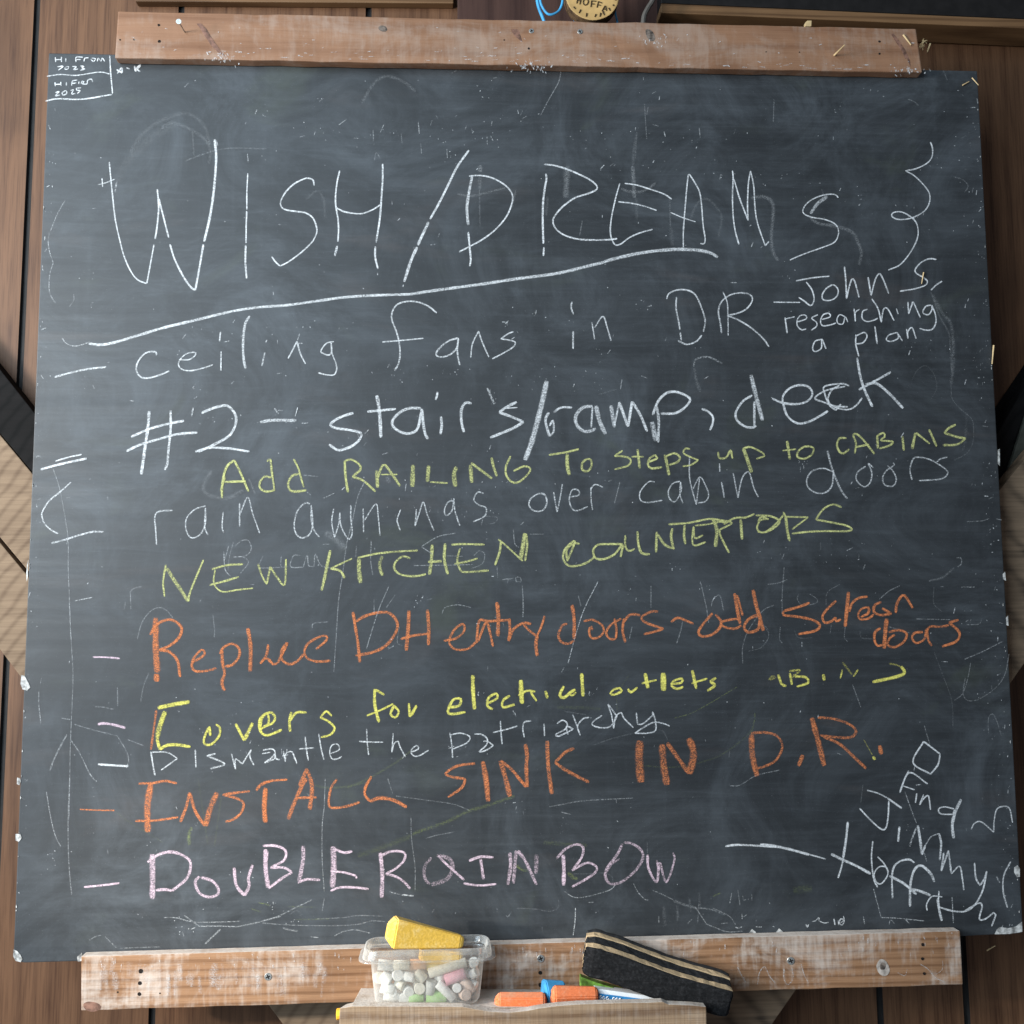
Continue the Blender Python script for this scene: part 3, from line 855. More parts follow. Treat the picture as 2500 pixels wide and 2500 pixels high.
9 .95 765,958 770,1060 780,1150
9 .95 710,1050 800,1055 890,1055
9 .95 960,990 950,1130 / 965,1070 995,1050 1010,1090 1050,1165
9 .95 1090,1130 1145,1105 1130,1080 1090,1120 1110,1155 1150,1155 1220,1115
9 .95 1375,985 1390,1080 1395,1170
9 .95 1370,1005 1450,990 1520,1015 1500,1060 1400,1105
9 .95 1555,995 1610,1000 1650,1035 1640,1080 1590,1125 1640,1115 1695,1080 / 1650,1050 1620,1050
9 .95 1745,900 1750,990 1758,1070
9 .95 1690,985 1780,965 1870,938
T 1260 1560
9 .95 110,600 60,610 50,660 60,720
9 .95 205,620 208,710
10 .95 300,620 340,595 375,620 360,660 290,700 310,712 360,690 420,660 / 370,640 380,700
9 .95 415,555 440,620 470,705 / 450,640 490,585 535,575
9 .95 630,560 570,600 560,630 620,650 690,640 740,570 / 675,480 700,560 715,655 / 730,570 770,540 790,580 860,650
9 .95 880,540 890,625 / 930,620 1000,560 / 1000,535 1020,600 1020,670 960,690 870,690 / 930,650 1010,610 1080,620 1125,638
L white ghosts
L orange sink
T 20 1900
17 .95 955,40 1060,35 1150,20 1235,38
44 .85 1045,40 1020,200 1022,395
16 .95 930,312 1050,312 1150,300 1245,285
22 .85 1260,320 1300,220 1330,105 / 1370,240 1440,350
40 .75 1445,350 1480,220 1530,105
17 .9 1770,95 1680,105 1570,120 / 1680,150 1725,190 1700,260 1640,305 1590,318
20 .9 1815,90 1860,40 1930,20
30 .9 1885,75 1880,200 1885,325
T 640 1900
15 .9 -5,50 60,20 185,10
34 .9 25,70 15,200 20,320
26 .85 190,300 240,170 290,60 325,0
26 .8 330,-70 270,60
28 .85 330,-60 365,60 348,230
16 .9 245,145 400,140
17 .9 550,5 510,60 490,140 495,210 560,215 640,200 715,175
18 .9 800,-5 765,40 750,110 790,170
24 .95 790,170 860,145 960,160 1060,212
T 640 1460
16 .9 800,1305 755,1400 755,1450 790,1490
18 .9 1560,1212 1430,1230 1345,1285 1390,1310 1490,1325 / 1460,1390 1360,1460
36 .9 1615,1195 1640,1330 1655,1490
36 .85 1745,1190 1785,1330 1815,1455
20 .9 1745,1190 1830,1260 1930,1380
T 1260 1560
28 .9 68,770 80,850 75,930 80,1085
20 .95 0,1000 75,1085
28 .85 228,745 235,930 262,1135
22 .85 425,800 360,830 285,905
22 .9 285,905 380,970 535,1050
56 .75 908,745 900,880 915,1050
48 .75 1068,770 1080,920 1105,1070
28 .75 1105,760 1170,850 1265,985
48 .75 1265,725 1300,840 1270,990
40 .8 1725,700 1730,850 1765,1005
T 1850 1560
17 .8 -50,690 50,685 140,710 180,790 130,890 30,940 -40,950
36 .85 395,575 440,740 487,930
18 .8 440,575 560,585 680,630 720,680 680,720 580,720 455,705
20 .85 480,715 600,770 700,860 795,950
28 1 330,850 298,930
28 1 893,780 905,845
L orange sink
T 20 1460
16 .8 1085,820 1065,970 1045,1110
9 .9 525,1548 640,1553 780,1556
L pink rainbow
T 20 1900
38 .8 1055,555 1058,720 1055,885
20 .9 1020,615 1100,560 1190,540 1280,565 1335,620 1310,730 1200,825 / 1150,815 1080,820
20 .85 1400,720 1370,760 1400,840 1470,870 1535,850 1535,800 1490,750 1410,725
22 .85 1655,655 1670,780 1730,860 / 1765,790 1760,730 1790,635
30 .85 1885,520 1885,650 1905,800
14 1 555,797 680,785 815,768
T 640 1900
28 .75 35,530 25,650 40,800
17 .9 5,495 100,495 170,530 160,600 60,655 / 160,655 220,690 / 150,730 45,808
28 .7 300,495 300,600 270,755
18 .85 260,765 330,740 425,745
40 .75 520,500 525,650 515,800
20 .95 535,520 600,545 660,535
15 .95 500,680 600,690 690,715 / 690,735
17 .95 500,825 570,800 680,800 780,812
28 .85 865,545 880,700 875,875
17 .9 865,570 950,535 1040,545 1040,600 980,660 905,700 / 980,720 1040,760 1085,810
20 .45 1240,580 1190,650 1195,740 1230,775
28 .4 1280,565 1370,590 1395,660 1350,740 1240,780
16 .9 1290,565 1340,620 1480,745
18 .95 1515,605 1600,575 1695,580
20 .85 1600,590 1610,660 1622,740
15 .95 1475,770 1590,785 1715,775
24 .7 1815,545 1820,640 1800,780
22 .65 1860,530 1850,650 1840,770
22 .6 1870,530 1900,570 1930,600
T 1260 1960
22 .7 15,350 70,430 150,600
28 .45 150,380 145,520
26 .95 345,380 350,480 348,605
17 .8 295,410 360,340 440,305 490,325 480,400 410,495 / 520,440 590,470 580,510 510,560 410,615
18 .65 780,300 740,380 660,490 660,560 700,595 780,575 880,490 930,400 910,340 850,300 790,290
15 .5 760,410 700,450 660,510
18 .85 963,380 970,480 1030,580 1045,440
15 .7 1030,420 1045,500 / 1055,440 1100,580 1160,420 1148,365
T 20 1460
12 1 620,432 720,434 818,443
18 1 655,925 700,918 780,930 858,952
L white corner
T 20 1460
15 1 658,1217 760,1225 882,1232
T 1850 1560
11 1 1215,750 1335,842 / 1320,920 1265,990 / 1138,903 1215,750
10 1 1105,965 1070,1040 1040,1125 / 1110,980 1245,1062
8 1 1060,1075 1150,1105
10 1 1165,1130 1155,1200
10 1 1215,1140 1185,1215 / 1215,1170 1250,1150 1265,1250
9 1 1440,1245 1370,1230 1325,1245 1340,1280 1430,1285 / 1440,1250
20 .95 1490,1175 1450,1260 1425,1360 1435,1460
9 .8 800,1108 880,1130 950,1165
12 1 950,1165 1055,1240
10 1 960,1185 955,1300 940,1380 910,1395 840,1340 745,1240
16 1 660,1340 645,1480 625,1605
17 1 1038,1375 1028,1485
T 1856 1860
11 1 640,440 630,570 600,750 570,850
18 .95 520,675 600,715 700,760 810,820
10 1 825,580 815,700 830,850 860,920
9 1 860,695 910,750 935,820 890,890 850,880 835,820 870,770 920,770 940,810
13 1 970,1000 965,880 975,780 1020,730 1090,715 1130,740
17 .95 945,835 1050,890 1145,970
17 1 1097,1060 1100,900 1130,790 1180,760 1250,820 1275,880
18 .9 1110,930 1180,950 1250,980
10 1 1310,945 1305,1050 1330,1165
9 1 1335,990 1260,985 1220,1040 1222,1090
18 .9 1300,1000 1310,1080 1330,1165
11 1 1300,1060 1400,1090 1500,1095 1570,1050 1630,940 1660,800
12 1 1570,740 1580,850 1610,905 / 1640,860 1660,800
11 1 1500,1090 1600,1035 1625,1060 1605,1150 1650,1150 1710,1105 1725,1120 1695,1205
18 .9 1155,465 1170,560 1185,680
15 1 1185,680 1210,610
8 .6 1210,610 1250,550 1310,525
14 .9 1310,525 1325,600 1315,720
12 .9 1345,665 1325,800 / 1380,650 / 1400,820
10 .9 1400,820 1460,765 1480,850 1492,940
12 .6 1145,480 1110,570 1095,620
11 .6 1380,650 1345,750 1330,800
8 .9 1545,495 1570,450 1620,440 1710,515 / 1715,420 1740,340 1820,335 1848,445
9 .9 1835,730 1785,830 1780,950 1810,1068
17 .95 0,605 100,615 230,645 360,680
9 .9 200,630 350,675 480,712
10 .5 1730,840 1755,885
7 .6 1405,990 1415,1180
T 1260 1960
14 .95 1532,318 1620,308 1780,315 1932,325
T 1856 1860
8 .9 335,1190 345,1210 355,1190
6 .8 380,1170 405,1165 / 430,1140 430,1165 / 470,1180 500,1175
8 .95 540,1150 548,1195
7 .9 572,1160 575,1195
7 .9 590,1180 610,1160 590,1150 580,1180 600,1195 615,1165 610,1130
4 .5 830,930 870,1080 885,1140 / 1000,1145 1200,1165
4 .5 1060,220 1110,360 1145,450
4 .4 1200,660 1220,730
6 .45 755,1130 765,1190
6 .4 945,1190 950,1160 / 960,1160 985,1185
7 .4 1060,1150 1095,1185
6 .7 1140,170 1180,165
L white dates
T 0 0 2.1467
6 .9 575,290 580,380 590,490
5 .9 245,400 320,390 400,395 520,378 575,388
7 .9 238,530 300,518 430,520 588,495
5 1 290,300 292,325
5 1 290,312 322,312 / 322,298 322,325
5 1 345,305 345,325
5 1 398,325 400,300 435,300
4 1 400,312 425,312
5 1 440,322 445,305 465,303
5 1 475,310 490,322 500,308 480,304
5 1 510,322 515,305 530,320 535,304 550,322
5 1 300,350 330,348 305,368
5 1 342,352 340,362 355,362 360,350 345,350
5 1 380,348 400,350 385,365 410,362
5 1 420,345 440,348 428,355 445,362 420,368
5 1 288,430 290,452
5 1 290,442 318,442 / 318,430 320,450
5 1 348,430 348,450
5 1 375,450 380,425 405,420
5 1 378,438 400,434
5 1 412,440 415,425
5 1 425,440 430,425 440,428 430,440 / 455,440 460,420 480,415 485,430
5 1 290,485 310,480 290,502 315,498
5 1 325,485 345,475 350,490 330,498 325,485
5 1 370,475 385,470 375,492 395,490
5 1 425,460 400,463 402,473 420,475 405,490
8 .95 612,365 640,382 / 638,355 615,385
6 .9 662,355 680,362
8 1 705,345 710,375 / 735,342 712,360 / 735,375
L white ghosts3
T 20 1460
3 .4 447,0 455,200 470,450 475,600 465,850 455,1100 450,1400 445,1620
9 .5 225,680 225,780 240,920
5 .3 245,580 235,630
14 .4 305,1265 350,1150 430,1000
10 .5 455,1035 520,1130 600,1290 650,1345
9 .4 485,925 600,960 800,1010 / 870,1130 885,1210
9 .35 870,1035 990,1080
7 .5 390,880 455,890
10 .3 635,795 700,800 770,815
9 .4 800,655 802,790
9 .3 970,760 990,650 1030,550
10 .3 860,30 850,80
T 20 1900
3 .45 450,0 440,250 440,500 450,700 465,855
8 .55 280,100 310,280 345,420 385,500
6 .6 1140,1020 1230,1022 1330,1048 1450,1055 1700,1048
11 .5 1290,1005 1400,1085
9 .7 1400,1085 1540,1083 1670,1088
11 .45 1670,1090 1850,1050 2000,1010
14 .5 1555,1105 1440,1215
10 .3 710,1160 790,1240
6 .35 595,1185 640,1160 680,1150
20 .05 1090,1180 1060,1190
5 .3 820,1245 960,1240 1110,1235
T 640 1900
3 .5 462,0 455,200 440,350 440,600 455,830
3 .4 455,880 440,970
10 .45 0,1045 120,1010 240,950 365,890
5 .35 0,1060 200,1075 500,1080 700,1070 800,1045 900,1050
7 .5 530,1155 590,1125 680,1110 790,1135
5 .3 400,1030 600,1020 700,1005 880,1010
14 .4 150,1095 200,1110 260,1120
8 .6 930,830 1020,855 / 1110,860
14 .7 1020,852 1110,862
7 .55 355,1160 415,1168
3 .4 920,0 955,110
4 .35 1090,290 1095,450 1120,650 1120,830
4 .3 980,130 1200,160 1400,190 1530,240
8 .3 1200,440 1290,415 1400,395
6 .4 1785,1000 1800,1015 1825,980
8 .15 200,1000 250,970 295,1000
T 1260 1960
7 .6 355,650 420,690 500,690 640,655 700,630 735,590
8 .55 860,590 890,650 940,705 970,712
8 .35 1000,640 1080,675 1150,710
20 .25 1150,715 1230,745 1320,770
12 .3 1320,770 1420,780 1530,820
5 .35 1440,770 1560,830 1610,895
9 .9 435,770 432,860 418,970
10 .15 0,770 150,780 240,795 305,770 310,710
9 .4 530,730 570,728
26 .1 1080,760 1090,900
20 .12 1180,750 1185,870
14 .12 1270,700 1280,800
16 .1 1340,650 1350,780
10 .4 1045,830 1045,880
8 .35 1255,885 1290,850
6 .45 1310,760 1390,880
5 .5 1390,885 1460,915 1550,945 1660,940
8 .9 1605,910 1630,918 1655,908
8 .9 1755,908 1800,910
8 .9 1880,905 1892,908
7 .5 1580,660 1565,735
7 .3 1625,640 1640,750
6 .4 1660,680 1665,712 1685,708
6 .4 1725,670 1728,715
7 .7 1655,805 1655,855
5 .5 1690,820 1665,835
5 .35 1500,885 1550,880
6 .25 960,290 962,370
4 .4 240,30 320,15 500,-15 860,-35
4 .4 330,68 400,85
6 .15 420,520 500,520 640,515 700,540 710,580
3 .3 1340,720 1330,880
T 1260 1560
4 .45 1560,1075 1640,1070 1760,1000 1932,960
10 .13 1040,660 1080,680 1110,740
7 .15 560,780 700,730 860,690
8 .18 350,530 480,550 510,555
6 .3 1565,820 1560,870
T 1850 1560
8 .3 1440,450 1500,400 1540,280 1560,170
8 .35 1840,110 1810,260 1740,360 1620,440 1540,450 1505,400 1520,280
8 .3 1690,690 1690,580 1720,550 1750,600 1785,710
6 .15 1290,90 1350,250 1420,450 1430,640
4 .35 695,335 755,500
4 .4 1220,635 1260,770
5 .2 770,1070 755,1200
3 .4 580,835 620,850
T 0 0 2.1467
20 .10 680,800 740,710 830,640 930,600 1000,600 1070,660 1100,760
T 800 0 2.1467
4 .5 1225,362 1210,430 1160,520 1115,605
16 .15 180,540 240,440 310,400 400,430 460,480
5 .5 55,658 98,625
5 .5 275,695 295,652
6 .6 475,640 480,700
4 .4 488,750 492,805
5 .4 755,675 760,700
4 .5 835,715 837,760
4 .4 1010,605 1022,580
4 .5 858,660 862,635
4 .5 625,780 627,828
4 .3 567,605 577,620
5 .3 668,612 678,604
3 .35 238,680 240,740
3 .3 385,700 390,750
8 .15 1620,690 1612,830
5 .3 1680,560 1672,600
3 .3 1660,540 1672,730
4 .35 245,840 255,800 275,830
5 .4 1360,775 1345,780
5 .5 1700,490 1720,480
T 1600 0 2.1467
5 .35 622,520 618,640
4 .5 230,670 235,720
6 .3 1325,520 1360,535 1380,555
6 .2 1510,370 1530,420
L green ghosts
T 640 1900
24 .28 1100,410 1190,375 1350,320 1500,245 1650,200 1850,130
40 .12 700,570 900,500 1100,420
18 .13 380,50 480,70 620,60 760,30
7 .3 -10,915 60,935
7 .25 180,940 400,945
8 .28 240,1035 490,1030
7 .4 1850,640 1900,670
T 1260 1960
22 .35 0,450 40,490 85,495
26 .4 380,510 420,550 450,555
12 .3 1440,685 1500,660
30 .12 200,290 330,300 520,310
T 20 1900
24 .5 1345,360 1325,410 1325,490
12 .1 1390,0 1440,330 1460,480
12 .1 1560,140 1510,500
10 .1 780,240 900,330 1020,400 1130,470
10 .25 1780,955 1850,980
10 .3 1830,910 1910,925
T 1260 1560
8 .35 1160,580 1280,545 1420,470 1620,350
26 .1 300,500 500,505 620,515
14 .12 1300,920 1500,850 1700,700 1745,600 1748,540
10 .15 880,920 1100,940 1300,925
10 .18 1720,700 1745,600 1750,545
10 .1 740,540 745,400 830,260
T 640 1460
16 .16 620,1390 800,1310 1000,1190 1100,1110
T 1856 1860
60 .14 240,940 330,930 380,930
"""
# ------------------------------------------------------------------ wall behind the board
def build_wall():
    bm = bmesh.new()
    gx = []
    for px, py in ((33, 1250), (407, 1250), (900, 25), (1290, 25), (1663, 40), (2090, 1250), (2290, 1250)):
        gx.append(Pwall(px, py).x)
    gx = [gx[0] - 0.41, gx[0] - 0.21] + gx + [gx[-1] + 0.21, gx[-1] + 0.36]
    hw = 0.0042
    xs = [gx[0] - 0.3]
    for g in gx: xs += [g - hw, g - hw * 0.5, g + hw * 0.5, g + hw]
    xs.append(gx[-1] + 0.3)
    y0, y1 = -1.15, 1.15
    def V(x, y, o): return bm.verts.new((x, y, wall_z(y, o)))
    prev = None
    for i, x in enumerate(xs):
        k = (i - 1) % 4 if 0 < i < len(xs) - 1 else 0
        o = -0.004 if (0 < i < len(xs) - 1 and k in (1, 2)) else 0.0
        cur = (V(x, y0, o), V(x, y1, o))
        if prev:
            f = bm.faces.new((prev[0], cur[0], cur[1], prev[1]))
            f.material_index = 1 if (0 < i < len(xs) - 1 and k in (1, 2, 3)) else 0
        prev = cur
    return tag(link('panelled_wall', bm, [M['panel'], M['groove']]), 'brown wood panelled wall with dark grooves behind the blackboard', 'wall', kind='structure')
build_wall()

# diagonal boards of the stand behind the blackboard
def slab(name, px, off, thick, mat, label, cat='board', group=None):
    f = [Pwall(x, y, off) for x, y in px]; b = [v - Vector((0, 0, thick)) for v in f]
    c = sum(f, Vector()) / len(f)
    o = link(name, prism(f, b, 0.0012), mat, origin=(c.x, min(v.y for v in f), c.z))
    return tag(o, label, cat, group)
xl = -260
slab('diagonal_board', [(xl, 902 + 1.26 * xl), (900, 902 + 1.26 * 900), (900, 1058 + 1.2 * 900), (xl, 1058 + 1.2 * xl)], 0.030, 0.028, M['dark_wood'], 'black diagonal board above the pale ones, left of the blackboard')
slab('diagonal_board', [(xl, 1062 + 1.2 * xl), (1700, 1062 + 1.2 * 1700), (1700, 1312 + 1.2 * 1700), (xl, 1312 + 1.2 * xl)], 0.026, 0.024, M['weathered'], 'upper of two pale weathered diagonal boards left of the blackboard')
slab('diagonal_board', [(xl, 1325 + 1.2 * xl), (1700, 1325 + 1.2 * 1700), (1600, 1586 + 1.325 * 1600), (xl, 1586 + 1.325 * xl)], 0.026, 0.024, M['weathered'], 'lower of two pale weathered diagonal boards, its end showing under the bottom rail')
def xr(d): return 2500 - d
slab('diagonal_board', [(xr(-200), 948 - 340), (xr(700), 948 + 1.7 * 700), (xr(700), 1116 + 1.22 * 700), (xr(-200), 1116 - 244)], 0.024, 0.022, M['dark_wood'], 'dark diagonal board above the stained brown one, right of the blackboard')
slab('diagonal_board', [(xr(-60), 836), (xr(-60), 1050), (xr(56), 1186), (xr(45), 1173)], 0.030, 0.006, M['olive'], 'narrow dull olive strip between dark and brown boards at the right edge')
slab('diagonal_board', [(xr(-200), 1120 - 240), (xr(1600), 1120 + 1.22 * 1600), (xr(1600), 1621 + 1.43 * 1600), (xr(-200), 1621 - 286)], 0.060, 0.030, M['weathered_r'], 'stained brown diagonal board right of the blackboard, its end showing under the bottom rail')

# things above the top rail
slab('brown_board', [(1117, -160), (1612, -160), (1612, 110), (1117, 110)], 0.018, 0.016, M['brown_wood'], 'dark brown board behind the round wood slice above the top rail')
slab('wall_trim', [(330, -150), (1107, -146), (1107, 8), (330, 3)], 0.014, 0.013, M['trim'], 'brown trim strip along the top edge left of the dark brown board', 'trim')
slab('wall_trim', [(1614, 8), (2600, 51), (2600, 73), (1614, 31)], 0.050, 0.046, M['trim'], 'brown trim strip sloping under the black beam at the top right', 'trim')
slab('dark_beam', [(1614, -150), (2600, -120), (2600, 50), (1614, 7)], 0.046, 0.042, M['black'], 'black beam in the top right corner above the brown trim', 'beam')

# ------------------------------------------------------------------ the blackboard
board = tag(empty('chalkboard', P(1250, 2310, 0)), 'large black chalkboard covered in coloured chalk handwriting between two wooden rails', 'chalkboard')
def board_panel():
    c = [(119, 129.5), (2386, 173), (2497, 2262), (2492, 2278), (2350, 2286), (1250, 2318), (60, 2350.5), (40, 2347), (32.5, 2336)]
    f = [P(x, y, 0) for x, y in c]; b = [v - Vector((0, 0, 0.012)) for v in f]
    bm = prism(f, b, 0.0012, 2)
    for fc in bm.faces: fc.material_index = 0 if fc.normal.z > 0.9 else 1
    return link('writing_surface', bm, [M['board'], M['board_edge']], board)
panel = board_panel()

LABELS = {
 'title': 'large white chalk heading WISH/DREAMS with a curly brace and a long underline',
 'note': 'small white chalk note at the right ending researching a plan',
 'fans': 'white chalk line reading ceiling fans in DR',
 'stairs': 'thick white chalk line reading #2 - stairs/ramp, deck',
 'railing': 'yellow chalk line reading Add RAILING To steps up to CABINS',
 'awnings': 'thin white chalk line reading rain awnings over cabin doors',
 'kitchen': 'yellow chalk line reading NEW KITCHEN COUNTERTOPS',
 'replace': 'orange chalk line reading Replace DH entry doors - add',
 'screen': 'orange chalk words screen doors at the right end of their line',
 'covers': 'bright yellow chalk line reading Covers for electrical outlets CABINS',
 'patriarchy': 'thin white chalk line reading Dismantle the patriarchy',
 'sink': 'orange chalk line reading INSTALL SINK IN D.R.',
 'rainbow': 'pink chalk line reading DOUBLE RAINBOW',
 'corner': 'slanting white chalk note beside a check box in the lower right corner',
 'dates': 'tiny white chalk words in two boxes at the top left corner',
}
def parse(data):
    cur = None; groups = {}; ox = oy = 0; sc = 3.0
    for ln in data.strip().splitlines():
        k = ln.split()
        if not k: continue
        if k[0] == 'L': cur = groups.setdefault((k[1], k[2].rstrip('0123456789')), [])
        elif k[0] == 'T': ox, oy = float(k[1]), float(k[2]); sc = float(k[3]) if len(k) > 3 else 3.0
        else:
            wd, op = float(k[0]) / sc, float(k[1]); runs = [[]]
            for t in k[2:]:
                if t == '/':
                    runs.append([runs[-1][-1]])
                else:
                    x, y = t.split(','); runs[-1].append((ox + float(x) / sc, oy + float(y) / sc))
            cur.append((wd, op, [r for r in runs if len(r) > 1]))
    return groups
FAINT = {'fans': 0.84, 'awnings': 0.78, 'patriarchy': 0.84, 'title': 0.92, 'sink': 0.84, 'replace': 0.9}
counter = [0]
def ribbon(bm, lay, pts, wd, op, soft, fn=P, zb=0.00012, dotted=False):
    """flat chalk mark following pts (photo pixels projected on the board); opacity and softness in a vertex attribute"""
    if wd < 3: wd = 3.0
    z0 = zb + (counter[0] % 44) * 0.000014; counter[0] += 1
    s = catmull(pts, max(2.5, min(5, wd * 0.7)))
    # pressure wobble and end caps
    n = len(s); L = 0; ph = random.uniform(0, 100); prev = None
    tot = sum(math.dist(s[i], s[i + 1]) for i in range(n - 1)) or 1
    rows = []
    for i, p in enumerate(s):
        if i: L += math.dist(s[i - 1], p)
        a, b = s[max(i - 1, 0)], s[min(i + 1, n - 1)]
        dx, dy = b[0] - a[0], b[1] - a[1]; d = math.hypot(dx, dy) or 1
        nx, ny = -dy / d, dx / d
        jit = noise.noise(Vector((L * 0.05, ph, 0))) * 0.22 + noise.noise(Vector((L * 0.25, ph, 3))) * 0.12
        end = min(L, tot - L)
        cap = min(1.0, 0.74 + end / max(wd, 1) * 0.6)
        hw = wd * 0.5 * (1 + jit) * cap
        o = op * min(1.0, 0.85 + end / max(wd, 1)) * (1 + 0.25 * noise.noise(Vector((L * 0.03, ph, 7))))
        z = z0 + 0.00003 * L / 800
        rows.append((p, nx, ny, hw, o, z))
    for p, nx, ny, hw, o, z in rows:
        vs = []
        for sd in (-1, 1):
            v = bm.verts.new(fn(p[0] + nx * hw * sd, p[1] + ny * hw * sd, z)); v[lay] = (max(0, o), sd, soft, 1); vs.append(v)
        if prev: bm.faces.new((prev[0], prev[1], vs[1], vs[0]))
        prev = vs
def build_writing():
    for (col, name), strokes in parse(DATA).items():
        bm = bmesh.new(); lay = bm.verts.layers.float_color.new('chalk')
        ghost = name == 'ghosts'
        for wd, op, runs in strokes:
            for r in runs:
                if ghost:
                    soft = 0.95 if wd > 5 or op < 0.3 else 0.6
                    ribbon(bm, lay, r, wd * (1.45 if soft > 0.9 else 1.15), op * (0.62 if col == 'white' else 0.40), soft)
                else:
                    ribbon(bm, lay, r, wd * 1.26 + 0.5, op * FAINT.get(name, 0.95), 0.55)
        o = link('chalk_smudge' if ghost else 'chalk_writing', bm, M[col], panel)
        if ghost: o['label'] = 'half wiped greenish chalk traces' if col == 'green' else 'half wiped white chalk traces and scratches'
        else: o['label'] = LABELS[name]
build_writing()

def speckles():
    bm = bmesh.new(); lay = bm.verts.layers.float_color.new('chalk')
    R = random.Random(8)
    def dab(x, y):
        t = R.random()
        if t < 0.82:
            a = R.uniform(0, 6.28); l = R.uniform(1.2, 4.2)
        elif t < 0.94:
            a = R.gauss(1.75, 0.35); l = R.uniform(5, 14)
        else:
            a = R.gauss(0.0, 0.3) - 0.3; l = R.uniform(5, 16)
        p = [(x, y), (x + math.cos(a) * l, y + math.sin(a) * l)]
        ribbon(bm, lay, p, R.choice((2, 2.4, 3)), R.uniform(0.12, 0.8) ** 1.2, 0.7)
    def inside(x, y): 
        t = (y - 150) / 2150
        return 125 - 85 * t < x < 2380 + 105 * t and 160 + (x - 120) * 0.019 < y < 2335 - (x - 30) * 0.031 - 25
    # rows of dots where lettering used to be, loose scatter, clusters, and the worn edges
    rows = [(700, 1900, 320, 330), (450, 800, 830, 800), (900, 1500, 890, 940), (480, 1000, 1010, 1060), (700, 900, 1040, 1060), (800, 1300, 1190, 1180),
            (1830, 2120, 1340, 1340), (1250, 1500, 750, 830), (2150, 2400, 850, 860), (820, 1250, 1250, 1240), (1500, 2000, 380, 460), (2000, 2350, 450, 560), (430, 560, 1760, 1800)]
    for x0, x1, ya, yb in rows:
        for i in range(int((x1 - x0) / 18)):
            u = R.random(); x = x0 + (x1 - x0) * u; y = ya + (yb - ya) * u + R.gauss(0, 16)
            if inside(x, y): dab(x, y)
    for i in range(420):
        x, y = R.uniform(40, 2480), R.uniform(160, 2330)
        if inside(x, y): dab(x, y)
    for c in range(60):
        cx, cy = R.uniform(60, 2460), R.uniform(180, 2300)
        for i in range(R.randint(3, 9)):
            x, y = cx + R.gauss(0, 14), cy + R.gauss(0, 11)
            if inside(x, y): dab(x, y)
    for i in range(260):
        t = R.random(); y = 180 + 2120 * t
        x = (2383 + 105 * t - abs(R.gauss(0, 28))) if R.random() < 0.7 else (122 - 86 * t + abs(R.gauss(0, 12)))
        if y < 2270: dab(x, y)
    o = link('chalk_speckle', bm, M['white'], panel); o['kind'] = 'stuff'; o['label'] = 'scattered white chalk specks'
speckles()

def chips():
    R = random.Random(5)
    polys = [[(52, 1648), (60, 1650), (70, 1668), (74, 1678), (66, 1686), (55, 1683), (50, 1670)],
             [(42, 1898), (49, 1900), (51, 1908), (47, 1917), (41, 1914)],
             [(38, 2036), (50, 2036), (53, 2046), (46, 2055), (38, 2052)],
             [(33, 2318), (42, 2322), (49, 2330), (55, 2342), (50, 2349), (38, 2346), (32, 2335)],
             [(70, 1366), (67.5, 1388), (68, 1408), (65, 1420), (64, 1400), (66.5, 1375)],
             [(2433, 2270), (2440, 2263), (2462, 2266), (2480, 2262), (2495, 2250), (2496, 2275), (2465, 2280), (2428, 2281)],
             [(2476, 2118), (2484, 2112), (2490, 2120), (2490, 2140), (2483, 2142), (2476, 2130)],
             [(2436, 1098), (2441, 1096), (2441, 1138), (2436, 1132)],
             [(2448, 1402), (2454, 1395), (2456, 1418), (2449, 1414)],
             [(2456, 1508), (2461, 1502), (2462, 1528), (2457, 1526)],
             [(1828, 2278), (1836, 2268), (1846, 2276), (1840, 2281)], [(1895, 2276), (1902, 2266), (1912, 2275), (1900, 2280)],
             [(188, 2336), (200, 2326), (203, 2345), (190, 2348)]]
    for i in range(30):
        t = R.random(); y = 200 + 2050 * t; s = R.uniform(1.0, 2.6)
        x = 119 - 87 * t * 1.0 + 1.5 if R.random() < 0.6 else 2387 + 108 * t - 3.0 - (2 if t > .5 else 0)
        if x < 1000: x = 119 - 87 * (y - 129) / 2221 + 2.2
        polys.append([(x, y - s * R.uniform(.8, 2.6)), (x + (s * .8 if x < 1000 else -s * .8), y), (x, y + s * R.uniform(.8, 2.4)), (x - (1 if x < 1000 else -1), y)])
    for i, p in enumerate(polys):
        bm = bmesh.new()
        prism([P(x, y, 0.0007) for x, y in p], [P(x, y, -0.002) for x, y in p], 0, bm=bm)
        if i < 13: link('paint_chip', bm, M['chip'], panel)
        else:
            chips.extra = getattr(chips, 'extra', None) or bmesh.new()
            me = bpy.data.meshes.new('t'); bm.to_mesh(me); chips.extra.from_mesh(me); bpy.data.meshes.remove(me); bm.free()
    o = link('worn_edge', chips.extra, M['chip'], panel); o['label'] = 'small pale chips along both side edges'
chips()

